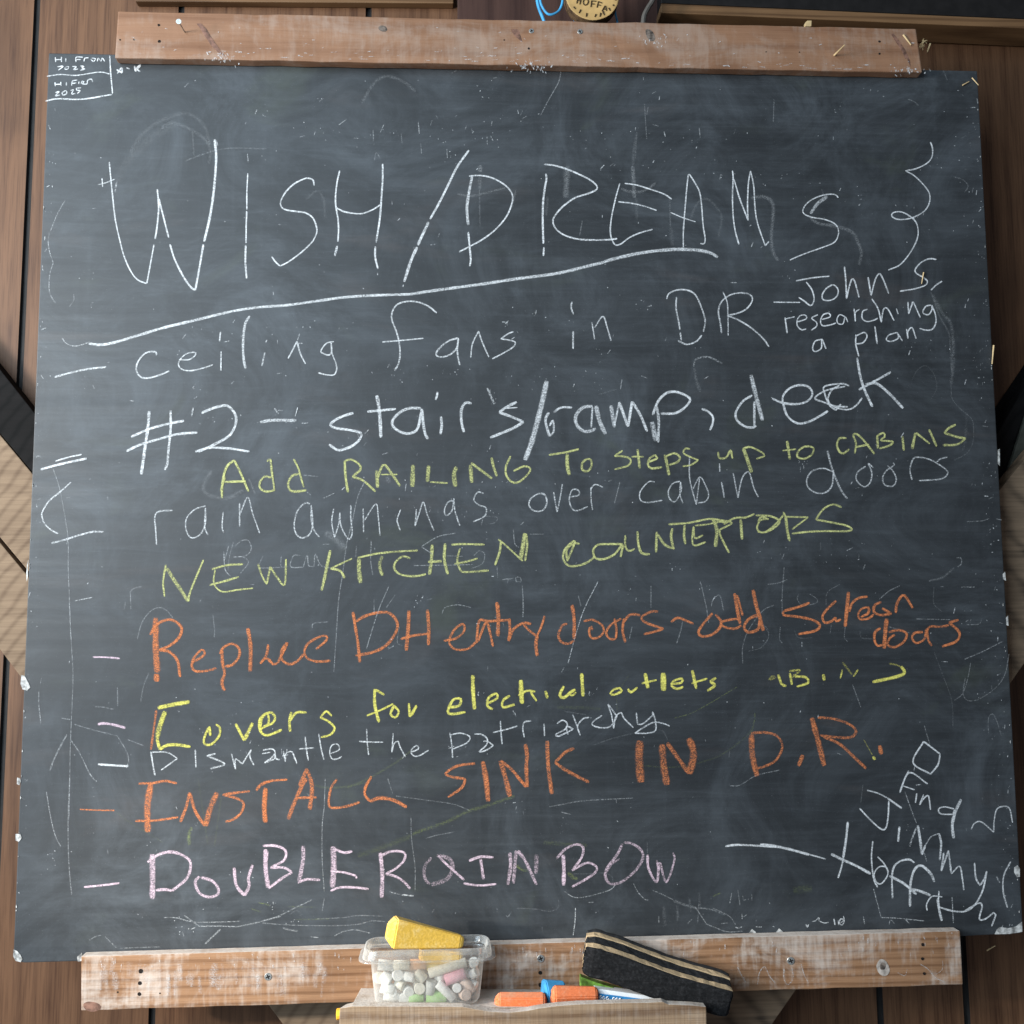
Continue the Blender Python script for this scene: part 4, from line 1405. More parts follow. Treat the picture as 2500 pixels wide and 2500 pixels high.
# rails ---------------------------------------------------------------
ZT, ZL = 0.016, 0.018
rail_t = link('rail', plank([(288, 27), (2236, 70), (2252, 177), (280, 141)], ZT, 0.0145, P, 0.0016, 60, 0.0012), M['rail_top'], board)
rail_t['label'] = 'planed brown top rail'
rail_b = link('rail', plank([(198, 2335), (2344, 2273), (2351, 2404), (198, 2467)], ZL, 0.0165, P, 0.0014, 60, 0.0007), M['rail_low'], board)
rail_b['label'] = 'chalk dusted bottom rail'
def hole(px, py, r, z, parent):
    c = P(px, py, z)
    bm = rod(c - Vector((0, 0, 0.002)), c + Vector((0, 0, 0.0004)), r, seg=12)  # no real opening: dark disc whose colour holds the hole's inner shade
    for v in bm.verts: v.co.x += noise.noise(v.co * 900) * r * 0.25
    link('screw_hole', bm, M['hole'], parent)
def screw(px, py, r, z, parent):
    c = P(px, py, z); bm = rod(c - Vector((0, 0, 0.001)), c + Vector((0, 0, 0.0007)), r, seg=18, bev=0.0003)
    o = link('screw', bm, M['steel'], parent)
    bm = bmesh.new()
    for a in (0.4, 1.97):
        d = Vector((math.cos(a), math.sin(a), 0)) * r * 0.62; e = Vector((-math.sin(a), math.cos(a), 0)) * r * 0.13
        f = [c + d + e, c - d + e, c - d - e, c + d - e]
        prism([p + Vector((0, 0, 0.0010)) for p in f], [p + Vector((0, 0, 0.0005)) for p in f], bm=bm)
    for f in bm.faces: f.material_index = 1
    me = o.data; me.materials.append(M['hole'])  # cross slot is raised bars, its shade painted dark
    bm2 = bmesh.new(); bm2.from_mesh(me)
    bm.transform(F2W.to_4x4() @ Matrix.Translation(-Vector(board['_org'])))
    t = bpy.data.meshes.new('t'); bm.to_mesh(t); bm2.from_mesh(t); bm2.to_mesh(me); bpy.data.meshes.remove(t); bm.free(); bm2.free()
S1 = 2.1467
for x, y, r in ((832, 132, .0016), (835, 217, .0019), (629, 209, .0010), (702, 208, .0010)): hole(x / S1, y / S1, r, ZT, rail_t)
for x, y, r in ((1054, 255, .0016), (925, 210, .0009)): hole(800 + x / S1, y / S1, r, ZT, rail_t)
for x, y, r in ((1174, 218, .0015), (1174, 282, .0014), (755, 274, .0009), (580, 272, .0007)): hole(1600 + x / S1, y / S1, r, ZT, rail_t)
for x, y in ((1068, 163), (1322, 166)): screw(800 + x / S1, y / S1, .0034, ZT, rail_t)
for x, y, r in ((738, 474, .0026), (733, 537, .0022), (730, 594, .0022), (617, 584, .0010), (838, 590, .0009)): hole(x / S1, 2150 + y / S1, r, ZL, rail_b)
screw(1405 / S1, 2150 + 503 / S1, .0043, ZL, rail_b)
for x, y, r in ((1671, 724, .0022), (1671, 820, .0024)): hole(800 + x / 3.22, 2150 + y / 3.22, r, ZL, rail_b)
screw(800 + 1675 / 3.22, 2150 + 612 / 3.22, .0044, ZL, rail_b)
for x, y, r in ((1250, 431, .0020), (1248, 526, .0018), (1260, 626, .0018)): hole(1800 + x / 2.76, 2150 + y / 2.76, r, ZL, rail_b)
screw(1800 + 360 / 2.76, 2150 + 540 / 2.76, .0046, ZL, rail_b)

# knots and stains in the rails are thin inlays
def blot(px, z, mat, parent, name='wood_knot'):
    c = [P(x, y, z) for x, y in px]
    link(name, prism([v + Vector((0, 0, 0.00025)) for v in c], [v - Vector((0, 0, 0.001)) for v in c]), mat, parent)
def ell(cx, cy, a, b, rot, n=22, wob=0.12):
    out = []
    for k in range(n):
        t = 2 * math.pi * k / n; q = 1 + wob * noise.noise(Vector((math.cos(t) * 1.5, math.sin(t) * 1.5, cx)))
        x, y = a * q * math.cos(t), b * q * math.sin(t)
        out.append((cx + x * math.cos(rot) - y * math.sin(rot), cy + x * math.sin(rot) + y * math.cos(rot)))
    return out[::-1]
M['knot'] = plain('resin_streak', (0.20, 0.105, 0.075), 0.6, var=0.3, scale=120)
M['knot_dark'] = plain('knot_grey', (0.15, 0.12, 0.10), 0.7, var=0.4, scale=200)
M['knot_pale'] = plain('dusty_knot', (0.42, 0.37, 0.33), 0.8, var=0.25, scale=150)
blot(ell(800 + 1035 / S1, 200 / S1, 38, 11, 0.55), ZT, M['knot'], rail_t)
blot(ell(800 + 288 / S1, 150 / S1, 11, 7, 0.3), ZT, M['knot_dark'], rail_t)
blot(ell(800 + 1690 / S1, 185 / S1, 9, 17, -0.5), ZT, M['knot_dark'], rail_t)
blot([(480, 58), (489, 70), (497, 84), (507, 98), (516, 112), (533, 128), (551, 138), (541, 128), (529, 110), (515, 90), (503, 70), (490, 57)][::1], ZT, M['knot'], rail_t)
blot([(2176, 84), (2188, 104), (2203, 128), (2215, 156), (2224, 170), (2222, 150), (2210, 122), (2194, 98), (2180, 82)], ZT, M['knot'], rail_t)
blot(ell(2156, 2363, 15, 21, -0.3), ZL, M['knot_pale'], rail_b)
blot(ell(2155, 2359, 7, 9, 0.2), ZL + 0.0002, M['knot_dark'], rail_b)
blot(ell(224, 2457, 22, 12, 0.1), ZL, M['knot'], rail_b)

# old chalk letters and scrapes on the bottom rail
def rail_marks():
    bm = bmesh.new(); lay = bm.verts.layers.float_color.new('chalk')
    R = random.Random(11)
    rsoft = 0.95
    T7 = lambda L: [(1800 + x / 2.76, 2150 + y / 2.76) for x, y in L]
    for L, wd in (([(0, 580), (25, 630), (60, 690)], 4), ([(135, 700), (150, 620), (185, 580), (215, 640), (260, 695)], 4), ([(315, 590), (315, 660), (340, 700), (375, 660), (370, 590)], 4),
              ([(430, 560), (450, 630), (480, 690)], 4), ([(1080, 620), (1130, 640), (1145, 590)], 3), ([(1385, 540), (1380, 600), (1340, 630)], 3), ([(1230, 560), (1290, 600), (1330, 650), (1390, 680)], 4)):
        ribbon(bm, lay, T7(L), wd, 0.42, 0.8, zb=ZL + 0.0003)
    for i in range(110):
        u = R.random(); x = 215 + 2110 * u; y0 = 2337 - 62 * u + abs(R.gauss(0, 26)); l = R.uniform(3, 15)
        if 880 < x < 1230 or y0 > 2395: continue
        ribbon(bm, lay, [(x, y0), (x + R.uniform(-2, 2), y0 + l)], R.uniform(3, 6), R.uniform(0.2, 0.6), 0.95, zb=ZL + 0.0003)
    for i in range(40):
        x = R.uniform(210, 800); y0 = 2345 + R.uniform(0, 40); l = R.uniform(20, 60)
        ribbon(bm, lay, [(x, y0), (x + R.uniform(-4, 4), y0 + l)], R.uniform(8, 26), R.uniform(0.10, 0.3), 0.95, zb=ZL + 0.0003)
    o = link('chalk_mark', bm, M['white'], rail_b); o['label'] = 'faint chalk scrapes and old letters on the bottom rail'
    bm = bmesh.new(); lay = bm.verts.layers.float_color.new('chalk')
    for i in range(80):
        u = R.random(); x = 300 + 1930 * u; y = 133 + 40 * u - abs(R.gauss(0, 9))
        ribbon(bm, lay, [(x, y), (x + R.uniform(3, 22), y + R.uniform(-2, 2))], R.uniform(2, 5), R.uniform(0.2, 0.6), 0.8, zb=ZT + 0.0003)
    for i in range(60):
        x = R.uniform(300, 2230); y = 45 + (x - 288) * .022 + R.uniform(0, 85)
        ribbon(bm, lay, [(x, y), (x + R.uniform(2, 9), y + R.uniform(-3, 3))], R.uniform(2, 3), R.uniform(0.2, 0.7), 0.6, zb=ZT + 0.0003)
    for cx, cy, n in ((550, 138, 30), (1300, 160, 46), (2215, 170, 24), (1600, 100, 20)):
        for i in range(n):
            x, y = cx + R.gauss(0, 22), cy + R.gauss(0, 7)
            ribbon(bm, lay, [(x, y), (x + R.uniform(-5, 5), y + R.uniform(2, 8))], R.uniform(2, 5), R.uniform(0.3, 0.8), 0.6, zb=ZT + 0.0003)
    o = link('chalk_mark', bm, M['white'], rail_t); o['label'] = 'pale scratches and dust along the top rail'
rail_marks()

# tray -----------------------------------------------------------------
ZB, ZF = 0.075, 0.087                           # lip back and front
FL, FR = P(858, 2454, ZB - 0.004), P(1716, 2459, ZB - 0.004)   # the tray floor runs a little out of level
def floor_y(x): return FL.y + (FR.y - FL.y) * (x - FL.x) / (FR.x - FL.x)
xl0, xr0 = P(858, 2448, 0.07).x, P(1716, 2448, 0.07).x
def tray():
    f = [(xl0 + .006, FL.y, ZL + 0.0005), (xr0, FR.y, ZL + 0.0005), (xr0, FR.y, ZB - 0.0005), (xl0, FL.y, ZB - 0.0005)]
    bm = prism([Vector(v) for v in f], [Vector(v) - Vector((0, 0.014, 0)) for v in f], 0.0008)
    t = link('chalk_tray', bm, M['lip'], board)
    top = [(829, 2461), (860, 2457), (1000, 2457), (1129, 2458), (1157, 2464), (1200, 2470), (1245, 2472), (1285, 2468), (1315, 2462), (1360, 2456), (1410, 2452), (1500, 2449), (1585, 2447), (1618, 2446), (1632, 2452), (1690, 2455), (1724, 2457)]
    pts = [P(x, y + 1.6 * noise.noise(Vector((x * 0.02, 0, 0))), ZF) for x, y in top]
    lo = [Vector((pts[-1].x, pts[-1].y - 0.075, ZF)), Vector((pts[0].x - 0.002, pts[0].y - 0.075, ZF))]
    fr = pts + lo; bk = [v - Vector((0, 0, ZF - ZB)) for v in fr]
    for i in (0, len(fr) - 1): bk[i].x += 0.006
    link('tray_lip', prism(fr, bk, 0.0009, 2), M['lip'], t)
    return t
tray_o = tray()

# bent nail and peg driven into the top rail
def nail():
    b = P(968 / S1, 166 / S1, ZT); h = P(937 / S1, 114 / S1, ZT + 0.030)
    bm = rod(b - Vector((0, 0, 0.003)), h, 0.0008, seg=8)
    d = (h - b).normalized(); rod(h, h + d * 0.001, 0.0032, seg=14, bm=bm)
    link('nail', bm, M['steel'], rail_t)
nail()

# ------------------------------------------------------------------ splinters of straw and pegs
def straw(a, b, za, zb, label, r=0.0012, mat='straw', name='straw_splinter'):
    p, q_ = P(a[0], a[1], za), P(b[0], b[1], zb)
    bm = rod(p, q_, r, r * 0.6, seg=6)
    return tag(link(name, bm, M[mat], origin=p), label, 'splinter')
straw((2036, 136), (2062, 110), ZT - 0.001, ZT + 0.032, 'pale wooden peg sticking out of the top rail near its right end', 0.0013, 'straw', 'wooden_peg')
straw((2205, 85), (2224, 110), ZT + 0.0012, ZT + 0.002, 'straw splinter lying on the right end of the top rail')
straw((2271, 107), (2264, 127), ZT - 0.03, ZT - 0.028, 'straw splinter on the wall beside the right end of the top rail')
straw((2350, 208), (2366, 199), 0.0014, 0.0018, 'short straw splinter on the top right corner of the blackboard', 0.0009)
straw((2373, 190), (2389, 208), 0.0014, 0.0030, 'curved straw splinter at the edge of the top right corner', 0.0008)
straw((2255, 665), (2250, 693), 0.0016, 0.0020, 'thin straw splinter stuck in the handwritten note on the right', 0.0008)
straw((2426, 843), (2422, 889), 0.0010, 0.0022, 'straw splinter standing on the right edge of the blackboard', 0.0011)
straw((2409, 2321), (2430, 2309), -0.06, -0.058, 'pale straw splinter on the wall below the right corner of the board', 0.0009)
straw((1042, 152), (1050, 178), ZT + .0012, ZT + .002, 'tiny pale splinter', 0.0006) if False else None
def chip_of_wood():
    c = [(1966, 64), (1966, 55), (1971, 50), (1982, 50), (1981, 64)]
    f = [P(x, y, -0.002) for x, y in c]
    tag(link('wood_chip', prism(f, [v - Vector((0, 0, .006)) for v in f], .0006), M['straw'], origin=f[0]), 'pale chip of wood standing behind the top rail', 'wood chip')
    bm = bmesh.new(); R = random.Random(2); c = P(2254, 106, -0.02)
    for i in range(9):
        a = Vector((R.uniform(-1, 1), R.uniform(-1, 1), R.uniform(-1, 1))) * 0.006
        tube([c + a, c + a * 0.2 + Vector((0, .003, 0)), c - a + Vector((0, R.uniform(-.004, .004), 0))], 0.0006, 5, bm)
    tag(link('straw_tuft', bm, M['straw'], origin=c), 'little tuft of curled straw at the right end of the top rail', 'straw')
chip_of_wood()

# ------------------------------------------------------------------ round wood slice with burnt lettering, cord, cable
M['slice'] = plain('wood_slice_face', (0.52, 0.33, 0.13), 0.6, var=0.12, scale=40)
M['bark'] = plain('bark', (0.12, 0.07, 0.035), 0.9, var=0.3, scale=120, bump=0.4)
M['ink'] = plain('burnt_ink', (0.05, 0.028, 0.012), 0.8)
def wood_slice():
    zf = -0.012; c = P(1446, -14, zf); r = (P(1512, -14, zf) - c).length
    root = tag(empty('wood_slice_sign', c - Vector((0, r, 0))), 'round yellow wood slice with burnt letters behind the top rail', 'sign')
    n = 48; f = [c + Vector((math.cos(2 * math.pi * k / n), math.sin(2 * math.pi * k / n), 0)) * r * (1 + .012 * noise.noise(Vector((k * .4, 0, 0)))) for k in range(n)]
    bm = prism(f, [v - Vector((0, 0, .018)) for v in f], .0015)
    for fc in bm.faces: fc.material_index = 0 if fc.normal.z > .6 else 1
    link('disc', bm, [M['slice'], M['bark']], root)
    Z = 2.76; bm = bmesh.new()
    def st(L, r=.0007): tube([P(1050 + x / Z, y / Z, zf + .0006) for x, y in catmull(L, 4)], r, 5, bm)
    for L in ([(988, 22), (996, -22)], [(1008, 28), (1018, -14)], [(992, 0), (1014, 6)],
              [(1045, -8), (1032, 6), (1034, 26), (1048, 34), (1062, 22), (1064, 2), (1045, -8)],
              [(1083, 46), (1088, 4)], [(1088, 5), (1118, 8)], [(1086, 25), (1108, 27)],
              [(1124, 50), (1134, 10)], [(1134, 10), (1158, 20)], [(1129, 30), (1148, 36)],
              [(1158, 74), (1180, 40), (1188, 72)], [(1165, 62), (1188, 60)]): st(L)
    link('lettering', bm, M['ink'], root)
    bm = bmesh.new()
    for a, b in (((968, 46), (980, 60)), ((1015, 66), (1004, 88)), ((1056, 90), (1052, 112)), ((1118, 96), (1110, 114)), ((1150, 88), (1144, 112)), ((1164, 76), (1174, 102)), ((1204, 54), (1214, 72)), ((1232, 32), (1240, 40)), ((1245, -4), (1256, 0))):
        rod(P(1050 + a[0] / Z, a[1] / Z, zf + .0004), P(1050 + b[0] / Z, b[1] / Z, zf + .0004), .0011, .0007, 6, bm)
    link('tick_mark', bm, M['ink'], root)
wood_slice()
M['cord'] = plain('blue_cord', (0.06, 0.34, 0.62), 0.5)
def cord():
    Z = 2.76
    def pts(L, z): return [P(1050 + x / Z, y / Z, z) for x, y in catmull(L, 5)]
    bm = tube(pts([(722, -90), (722, 0), (735, 60), (755, 110), (770, 150), (780, 190)], -0.022), .0021)
    tube(pts([(742, -90), (742, 0), (758, 50), (790, 92), (825, 97), (865, 75), (885, 40), (893, 0), (897, -80)], -0.018), .0016, bm=bm)
    tube(pts([(955, 100), (968, 126), (985, 150), (1000, 190)], -0.036), .0022, bm=bm)
    tube(pts([(1246, 60), (1250, 100), (1262, 150), (1266, 190)], -0.038), .0014, bm=bm)
    o = link('looped_cord', bm, M['cord'], origin=P(1310, 70, -0.022)); tag(o, 'loose bright blue cord looped beside the wood slice', 'cord')
    bm = tube(pts([(1520, -90), (1500, 0), (1470, 50), (1445, 100), (1436, 150), (1432, 190)], -0.03), .0033)
    tag(link('grey_cable', bm, plain('grey_cable', (0.10, 0.09, 0.08), 0.6), origin=P(1575, 60, -0.03)), 'thick grey cable hanging right of the wood slice', 'cable')
cord()

# ------------------------------------------------------------------ tub of chalk
def q5(x, y, z): return P(800 + x / 3.22, 2150 + y / 3.22, z)
def plastic():
    q = N('clear_plastic'); t = q.t; t.nodes.remove(q.b)
    tr = q.n('BsdfTransparent', i_0=(0.95, 0.95, 0.94, 1)); df = q.n('BsdfDiffuse', i_0=(0.85, 0.85, 0.83, 1)); tl = q.n('BsdfTranslucent', i_0=(0.9, 0.9, 0.88, 1))
    gl = q.n('BsdfGlossy', i_0=(1, 1, 1, 1), i_1=0.18)
    a = q.n('MixShader', i_0=0.5, i_1=df.outputs[0], i_2=tl.outputs[0])
    lw = q.n('LayerWeight', i_0=0.35)
    dirt = q.rng(q.noise(scale=90), 0.35, 0.7, 0.12, 0.28)
    f1 = q.math('ADD', dirt, q.math('MULTIPLY', lw.outputs['Facing'], 0.50))
    b = q.n('MixShader', i_0=f1, i_1=tr.outputs[0], i_2=a.outputs[0])
    c = q.n('MixShader', i_0=q.rng(lw.outputs['Fresnel'], 0, 1, 0.03, 0.35, False), i_1=b.outputs[0], i_2=gl.outputs[0])
    t.links.new(c.outputs[0], q.out.inputs['Surface']); return q.m
M['plastic'] = plastic()
TZ = 0.051
tb = P(1044, 2452, TZ); tx = tb.x; ty = floor_y(tx + .04) + 0.0006
def rrect(w, d, r, y, n=7):
    out = []
    for cx, cz, a0 in ((w - r, d - r, 0), (-w + r, d - r, 90), (-w + r, -d + r, 180), (w - r, -d + r, 270)):
        for k in range(n):
            a = math.radians(a0 + 90 * k / (n - 1)); out.append(Vector((tx + cx + r * math.cos(a), ty + y, TZ + cz + r * math.sin(a))))
    return out
def loft(rings, cap0=True, bm=None):
    bm = bm or bmesh.new(); vs = [[bm.verts.new(v) for v in r] for r in rings]
    for A, B in zip(vs, vs[1:]):
        for k in range(len(A)): bm.faces.new((A[k], B[k], B[(k + 1) % len(A)], A[(k + 1) % len(A)]))
    if cap0: bm.faces.new(vs[0])
    return bm
def tub():
    root = tag(empty('plastic_tub', (tx, ty, TZ)), 'clear plastic tub full of chalk standing on the tray', 'tub')
    H = 0.0515
    body = [(0.052, .017, .012, 0), (0.057, .0205, .014, .0012), (0.0595, .0225, .015, .005), (0.0625, .0245, .016, .030), (0.0645, .0255, .016, H), (0.0775, .0300, .017, H + .0005),
            (0.0775, .0300, .017, H - .0012)]
    b = link('tub_body', loft([rrect(*k) for k in body]), M['plastic'], root, smooth=True)
    rim = [(0.0735, .0275, .016, H + .0006), (0.0715, .0262, .016, H + .0105), (0.0700, .0250, .015, H + .0118), (0.0685, .0238, .014, H + .0105), (0.0660, .0225, .014, H + .004)]
    link('rim', loft([rrect(*k) for k in rim], False), M['plastic'], root, smooth=True)
tub()
CH = {}
def chmat(k, c): 
    if k not in CH: CH[k] = plain('chalk_' + k, c, 0.95, 0.1, var=0.07, scale=200, bump=0.1)
    return CH[k]
CC = dict(white=(.78, .77, .74), cream=(.74, .70, .60), pink=(.72, .36, .42), orange=(.75, .42, .24), yellow=(.80, .62, .20), green=(.36, .58, .22), grey=(.5, .5, .47), peach=(.72, .55, .46))
GW = 'white chalk stubs in the plastic tub'
def stick(a, b, z, c, label, r=.0053, z2=None, group=None):
    p, q_ = q5(*a, z), q5(*b, z if z2 is None else z2)
    o = link('chalk_stick', rod(p, q_, r, r * .93, 18, bev=.0004), chmat(c, CC[c]), origin=(p + q_) / 2 - Vector((0, r, 0)), smooth=False)
    for pl in o.data.polygons: pl.use_smooth = len(pl.vertices) == 4
    tag(o, label, 'chalk', group)
stick((795, 728), (1090, 640), .0560, 'cream', 'longest cream chalk stick lying slanted in the tub', .0056)
stick((925, 782), (1078, 722), .0570, 'pink', 'pink chalk stick under the long cream stick', .0066)
stick((650, 660), (770, 655), .0530, 'orange', 'pale orange chalk stub high in the tub', .0058)
stick((775, 670), (890, 640), .0500, 'yellow', 'pale yellow chalk stub beside the orange one', .0054)
stick((865, 805), (990, 930), .0580, 'white', 'slanting white chalk stick in front of the green block', .0052)
stick((775, 918), (935, 918), .0530, 'green', 'large green chalk block at the bottom of the tub', .0085)
stick((640, 930), (755, 925), .0565, 'green', 'smaller green and white chalk stub left of the green block', .0052)
stick((815, 785), (800, 890), .0560, 'grey', 'greyish upright chalk stub in the middle of the tub', .0060)
stick((1050, 780), (1150, 860), .0530, 'peach', 'peach chalk stick low on the right side of the tub', .0062)
stick((1060, 885), (1090, 900), .0500, 'peach', 'round peach chalk end low at the right', .0066, .0620)
stick((690, 715), (760, 780), .0540, 'cream', 'stubby cream chalk stick under the orange stub', .0062)
k = 0
for a, b, z, z2 in (((520, 665), (645, 662), .0560, .0560), ((395, 660), (520, 668), .0560, .0550), ((540, 740), (555, 745), .0480, .0610), ((590, 745), (680, 765), .0540, .0590), ((620, 850), (640, 880), .0480, .0600),
                ((715, 845), (725, 850), .0480, .0610), ((1012, 838), (1018, 845), .0500, .0620), ((430, 740), (500, 790), .0540, .0580), ((420, 830), (520, 860), .0560, .0570), ((440, 900), (560, 920), .0560, .0560),
                ((540, 800), (600, 830), .0520, .0570), ((590, 920), (600, 930), .0480, .0600), ((1130, 740), (1175, 715), .0520, .0560), ((1140, 650), (1150, 640), .0480, .0580), ((900, 745), (860, 780), .0500, .0540),
                ((680, 800), (760, 830), .0470, .0470), ((1085, 720), (1120, 760), .0450, .0480), ((480, 700), (600, 705), .0430, .0430), ((1120, 800), (1170, 830), .0480, .0520), ((940, 640), (1000, 600), .0420, .0420),
                ((400, 760), (415, 765), .0480, .0580), ((500, 870), (510, 880), .0480, .0610), ((850, 860), (950, 850), .0430, .0430), ((700, 900), (800, 905), .0430, .0430), ((1000, 900), (1120, 910), .0440, .0440)):
    stick(a, b, z, 'white' if k % 5 else 'cream', 'white chalk stub among the pile in the tub', .0055 + .0006 * (k % 3), z2, GW); k += 1

def taper(a, b, z0, z1, r0, r1, spin, name, mat, label, cat='chalk', n=4, flat=1.0):
    p, q_ = q5(*a, z0), q5(*b, z1); d = (q_ - p); qq = d.to_track_quat('Z', 'Y').to_matrix()
    bm = bmesh.new(); A = []
    for t, r in ((0, r0 * .5), (.09, r0), (.95, r1), (1, r1 * .7)):
        A.append([bm.verts.new(p + d * t + qq @ Vector((r * math.cos(spin + 2 * math.pi * k / n), r * flat * math.sin(spin + 2 * math.pi * k / n), 0))) for k in range(n)])
    fs = []
    for X, Y in zip(A, A[1:]):
        for k in range(n): fs.append(bm.faces.new((X[k], X[(k + 1) % n], Y[(k + 1) % n], Y[k])))
    fs += [bm.faces.new(A[0][::-1]), bm.faces.new(A[-1])]
    bmesh.ops.bevel(bm, geom=list(bm.edges), offset=.0012, segments=2, affect='EDGES')
    return tag(link(name, bm, mat, origin=(p + q_) / 2 - Vector((0, (r0 + r1) / 2, 0))), label, cat)
def dusty(name, col, dust, amt, scale=70):
    q = N(name); n = q.noise(scale=scale, detail=6, rough=0.7); m = q.noise(scale=scale * 6, detail=3)
    c = q.mix(q.rng(m, 0.35, 0.65), tuple(x * .82 for x in col), col)
    c = q.mix(q.math('MULTIPLY', q.rng(q.math('ADD', n, q.math('MULTIPLY', q.math('SUBTRACT', m, 0.5), 0.4)), 0.45, 0.75), amt), c, dust)
    u = q.math('MULTIPLY', q.rng(q.upface(), 0.3, 0.9), q.rng(n, 0.3, 0.6, 0.3, 0.6)); c = q.mix(q.math('MULTIPLY', u, amt), c, dust)
    q.set('Base Color', c); q.set('Roughness', 0.95); q.set('Specular IOR Level', 0.1); q.bump(q.math('ADD', n, m), 0.35, 0.0008); return q.m
M['ychalk'] = dusty('yellow_block', (0.82, 0.50, 0.085), (0.85, 0.68, 0.36), 0.45)
M['ochalk'] = dusty('orange_block', (0.70, 0.17, 0.06), (0.50, 0.27, 0.17), 0.8)
taper((465, 395), (1065, 480), .060, .046, .0225, .0100, .62, 'chalk_block', M['ychalk'], 'big yellow tapered chalk block lying on top of the tub', n=4)
taper((720, 560), (1060, 600), .046, .050, .0150, .0100, .9, 'chalk_block', M['ychalk'], 'second yellow chalk block, inside the tub under its rim')

# ------------------------------------------------------------------ chalks and packets on the tray, eraser
taper((1312, 962), (1716, 962), .062, .062, .0125, .0125, .12, 'chalk_block', M['ochalk'], 'whole orange chalk block on the tray right of the tub', n=8, flat=.85)
def q6(x, y, z): return P(1300 + x / 3.22, 2150 + y / 3.22, z)
def t6(a, b, *k, **kw): return taper((a[0] + 1610, a[1]), (b[0] + 1610, b[1]), *k, **kw)
t6((138, 912), (512, 905), .060, .056, .0138, .0115, .35, 'chalk_block', M['ochalk'], 'second orange chalk block leaning by the blue cap, dusty on top', n=6, flat=.8)
M['blue'] = plain('blue_plastic', (0.045, 0.25, 0.48), 0.45, 0.4, var=0.2, scale=80)
t6((80, 885), (250, 868), .050, .044, .0165, .0130, .3, 'crumpled_cap', M['blue'], 'crumpled blue plastic cap between the orange chalk blocks', 'cap', n=6)
def box6(px, z, dz, mat, name, label, cat):
    f = [q6(x, y, z) for x, y in px]
    return tag(link(name, prism(f, [v - Vector((0, 0, dz)) for v in f], .0008), mat, origin=sum(f, Vector()) / len(f)), label, cat)
M['lime'] = plain('green_card', (0.20, 0.42, 0.06), 0.5, 0.4, var=0.45, scale=45)
M['card'] = plain('white_card', (0.74, 0.77, 0.80), 0.45, 0.4, var=0.04)
box6([(380, 755), (470, 790), (720, 870), (720, 960), (400, 900), (380, 870)], .046, .012, M['lime'], 'green_packet', 'bright green card packet under the eraser', 'packet')
def marker():
    root = tag(empty('marker_box', q6(760, 930, .05)), 'white and blue slim box lying under the eraser', 'box')
    f = [q6(x, y, .056) for x, y in ((490, 848), (980, 915), (990, 1000), (500, 950))]
    link('carton', prism(f, [v - Vector((0, 0, .014)) for v in f], .0008), M['card'], root)
    f = [q6(x, y, .0565) for x, y in ((500, 884), (985, 946), (988, 990), (505, 940))]
    link('blue_band', prism(f, [v - Vector((0, 0, .001)) for v in f]), plain('blue_print', (0.03, 0.22, 0.50), 0.45, 0.4, var=0.1), root)
    bm = bmesh.new()
    for x, y in ((538, 916), (562, 921), (590, 924), (640, 930), (664, 934), (690, 937)):
        tube([q6(x + 9 * math.cos(a / 8 * 5.2), y + 11 * math.sin(a / 8 * 5.2), .0570) for a in range(9)], .0006, 5, bm)
    link('lettering', bm, M['card'], root)
marker()
tag(link('yellow_stub', rod(P(822, 2476, .060), P(850, 2474, .060), .0062, seg=12, bev=.0006), plain('yellow_stub', (0.90, 0.42, 0.03), 0.7), origin=P(822, 2476, .06)), 'small orange yellow stub poking out left of the tray lip', 'chalk')

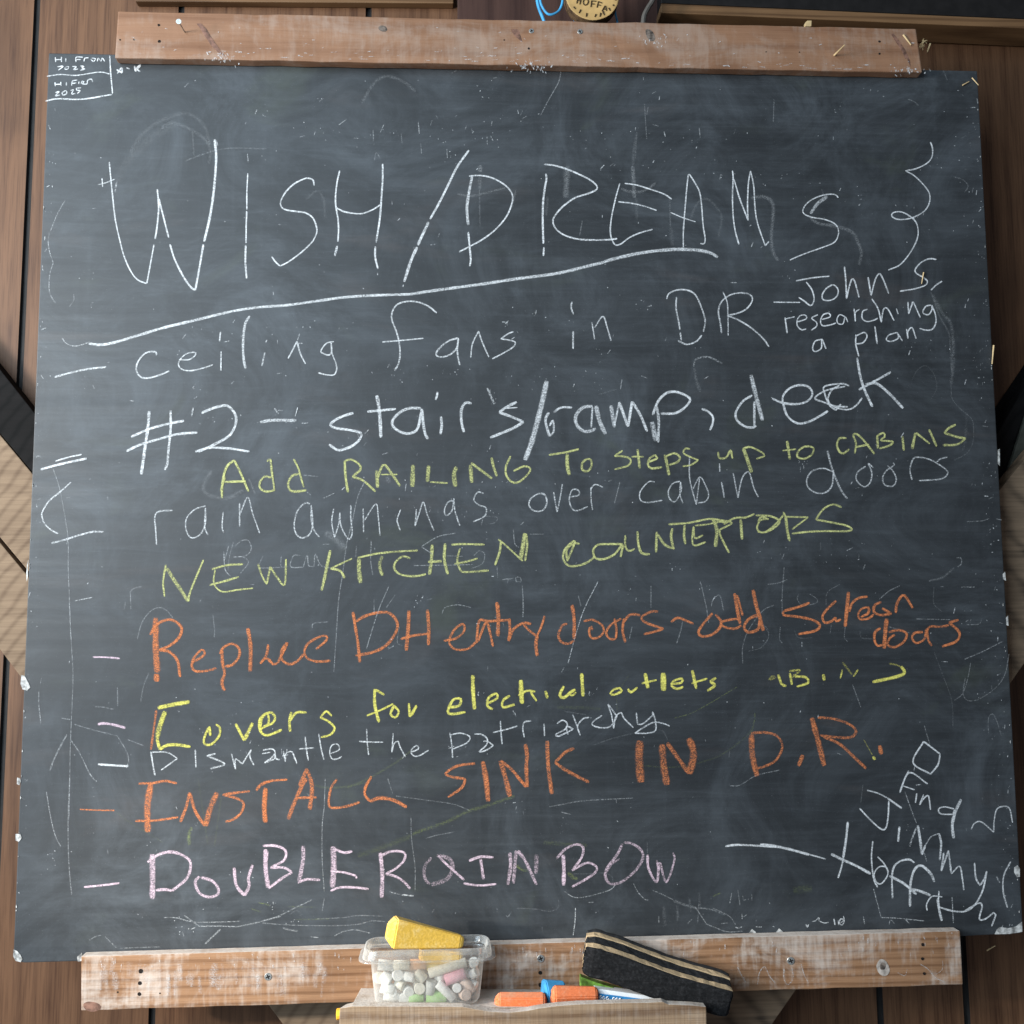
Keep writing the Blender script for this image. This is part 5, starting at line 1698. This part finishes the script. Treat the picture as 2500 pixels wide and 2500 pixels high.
def eraser():
    M['felt'] = dusty('black_felt', (0.014, 0.014, 0.015), (0.10, 0.10, 0.105), 0.28, 330)
    M['tan'] = dusty('tan_felt', (0.62, 0.45, 0.27), (0.20, 0.15, 0.10), 0.35, 120)
    M['backing'] = plain('eraser_backing', (0.028, 0.028, 0.029), 0.6, 0.3, var=0.2, scale=200)
    # front lower edge, front upper edge, back upper edge from the picture at the depth it lies
    A = q6(385, 745, .062); B = q6(1535, 1085, .066)          # front bottom left/right
    C = q6(425, 520, .070); D = q6(1585, 885, .074)           # front top
    E = q6(434, 352, .030); F = q6(1550, 712, .034)           # back top
    root = tag(empty('blackboard_eraser', A), 'worn black felt eraser with two tan stripes leaning on the tray', 'eraser')
    def lerp(a, b, t): return a + (b - a) * t
    def sect(t0, t1, name, mat, inset=0.0, bev=.0030):
        # slab of felt layers between fractions t0..t1 of the top face, front to back
        G = A + (E - C); Hh = B + (F - D)
        def ring(P0, P1): return P0 + (P1 - P0)
        fr = [lerp(C, E, t0), lerp(D, F, t0), lerp(B, Hh, t0), lerp(A, G, t0)]
        bk = [lerp(C, E, t1), lerp(D, F, t1), lerp(B, Hh, t1), lerp(A, G, t1)]
        if inset:
            for L in (fr, bk):
                c = sum(L, Vector()) / 4
                for i in range(4): L[i] = L[i] + (c - L[i]).normalized() * inset
        bm = prism(fr, bk, bev, 3)
        bmesh.ops.subdivide_edges(bm, edges=[e for e in bm.edges if e.calc_length() > .02], cuts=24, use_grid_fill=True)
        for v in bm.verts: v.co += Vector((noise.noise(v.co * 260), noise.noise(v.co * 230 + Vector((5, 0, 0))), noise.noise(v.co * 250 + Vector((0, 9, 0))))) * .0010
        ax = (B - A); L2 = ax.length_squared; c0 = (A + C + E + (A + E - C)) / 4; c1 = (B + D + F + (B + F - D)) / 4
        for v in bm.verts:
            u = (v.co - A).dot(ax) / L2; c = c0 + (c1 - c0) * u
            e = min(1.0, max(0.0, (abs(u - 0.5) * 2 - 0.90) / 0.10))
            v.co += (c - v.co) * 0.14 * e * e
            v.co.y += 0.0022 * math.sin(u * 7.0) * (1 - u) - 0.0015 * (1 - (2 * u - 1) ** 2)
        return link(name, bm, mat, root)
    sect(0.0, .08, 'felt_pad', M['felt'])
    sect(.082, .29, 'tan_stripe', M['tan'], .0002, .0012)
    sect(.292, .63, 'felt_pad', M['felt'])
    sect(.632, .82, 'tan_stripe', M['tan'], .0002, .0012)
    sect(.822, 1.0, 'backing', M['backing'])
eraser()
for o in S.objects:
    if '_org' in o: del o['_org']
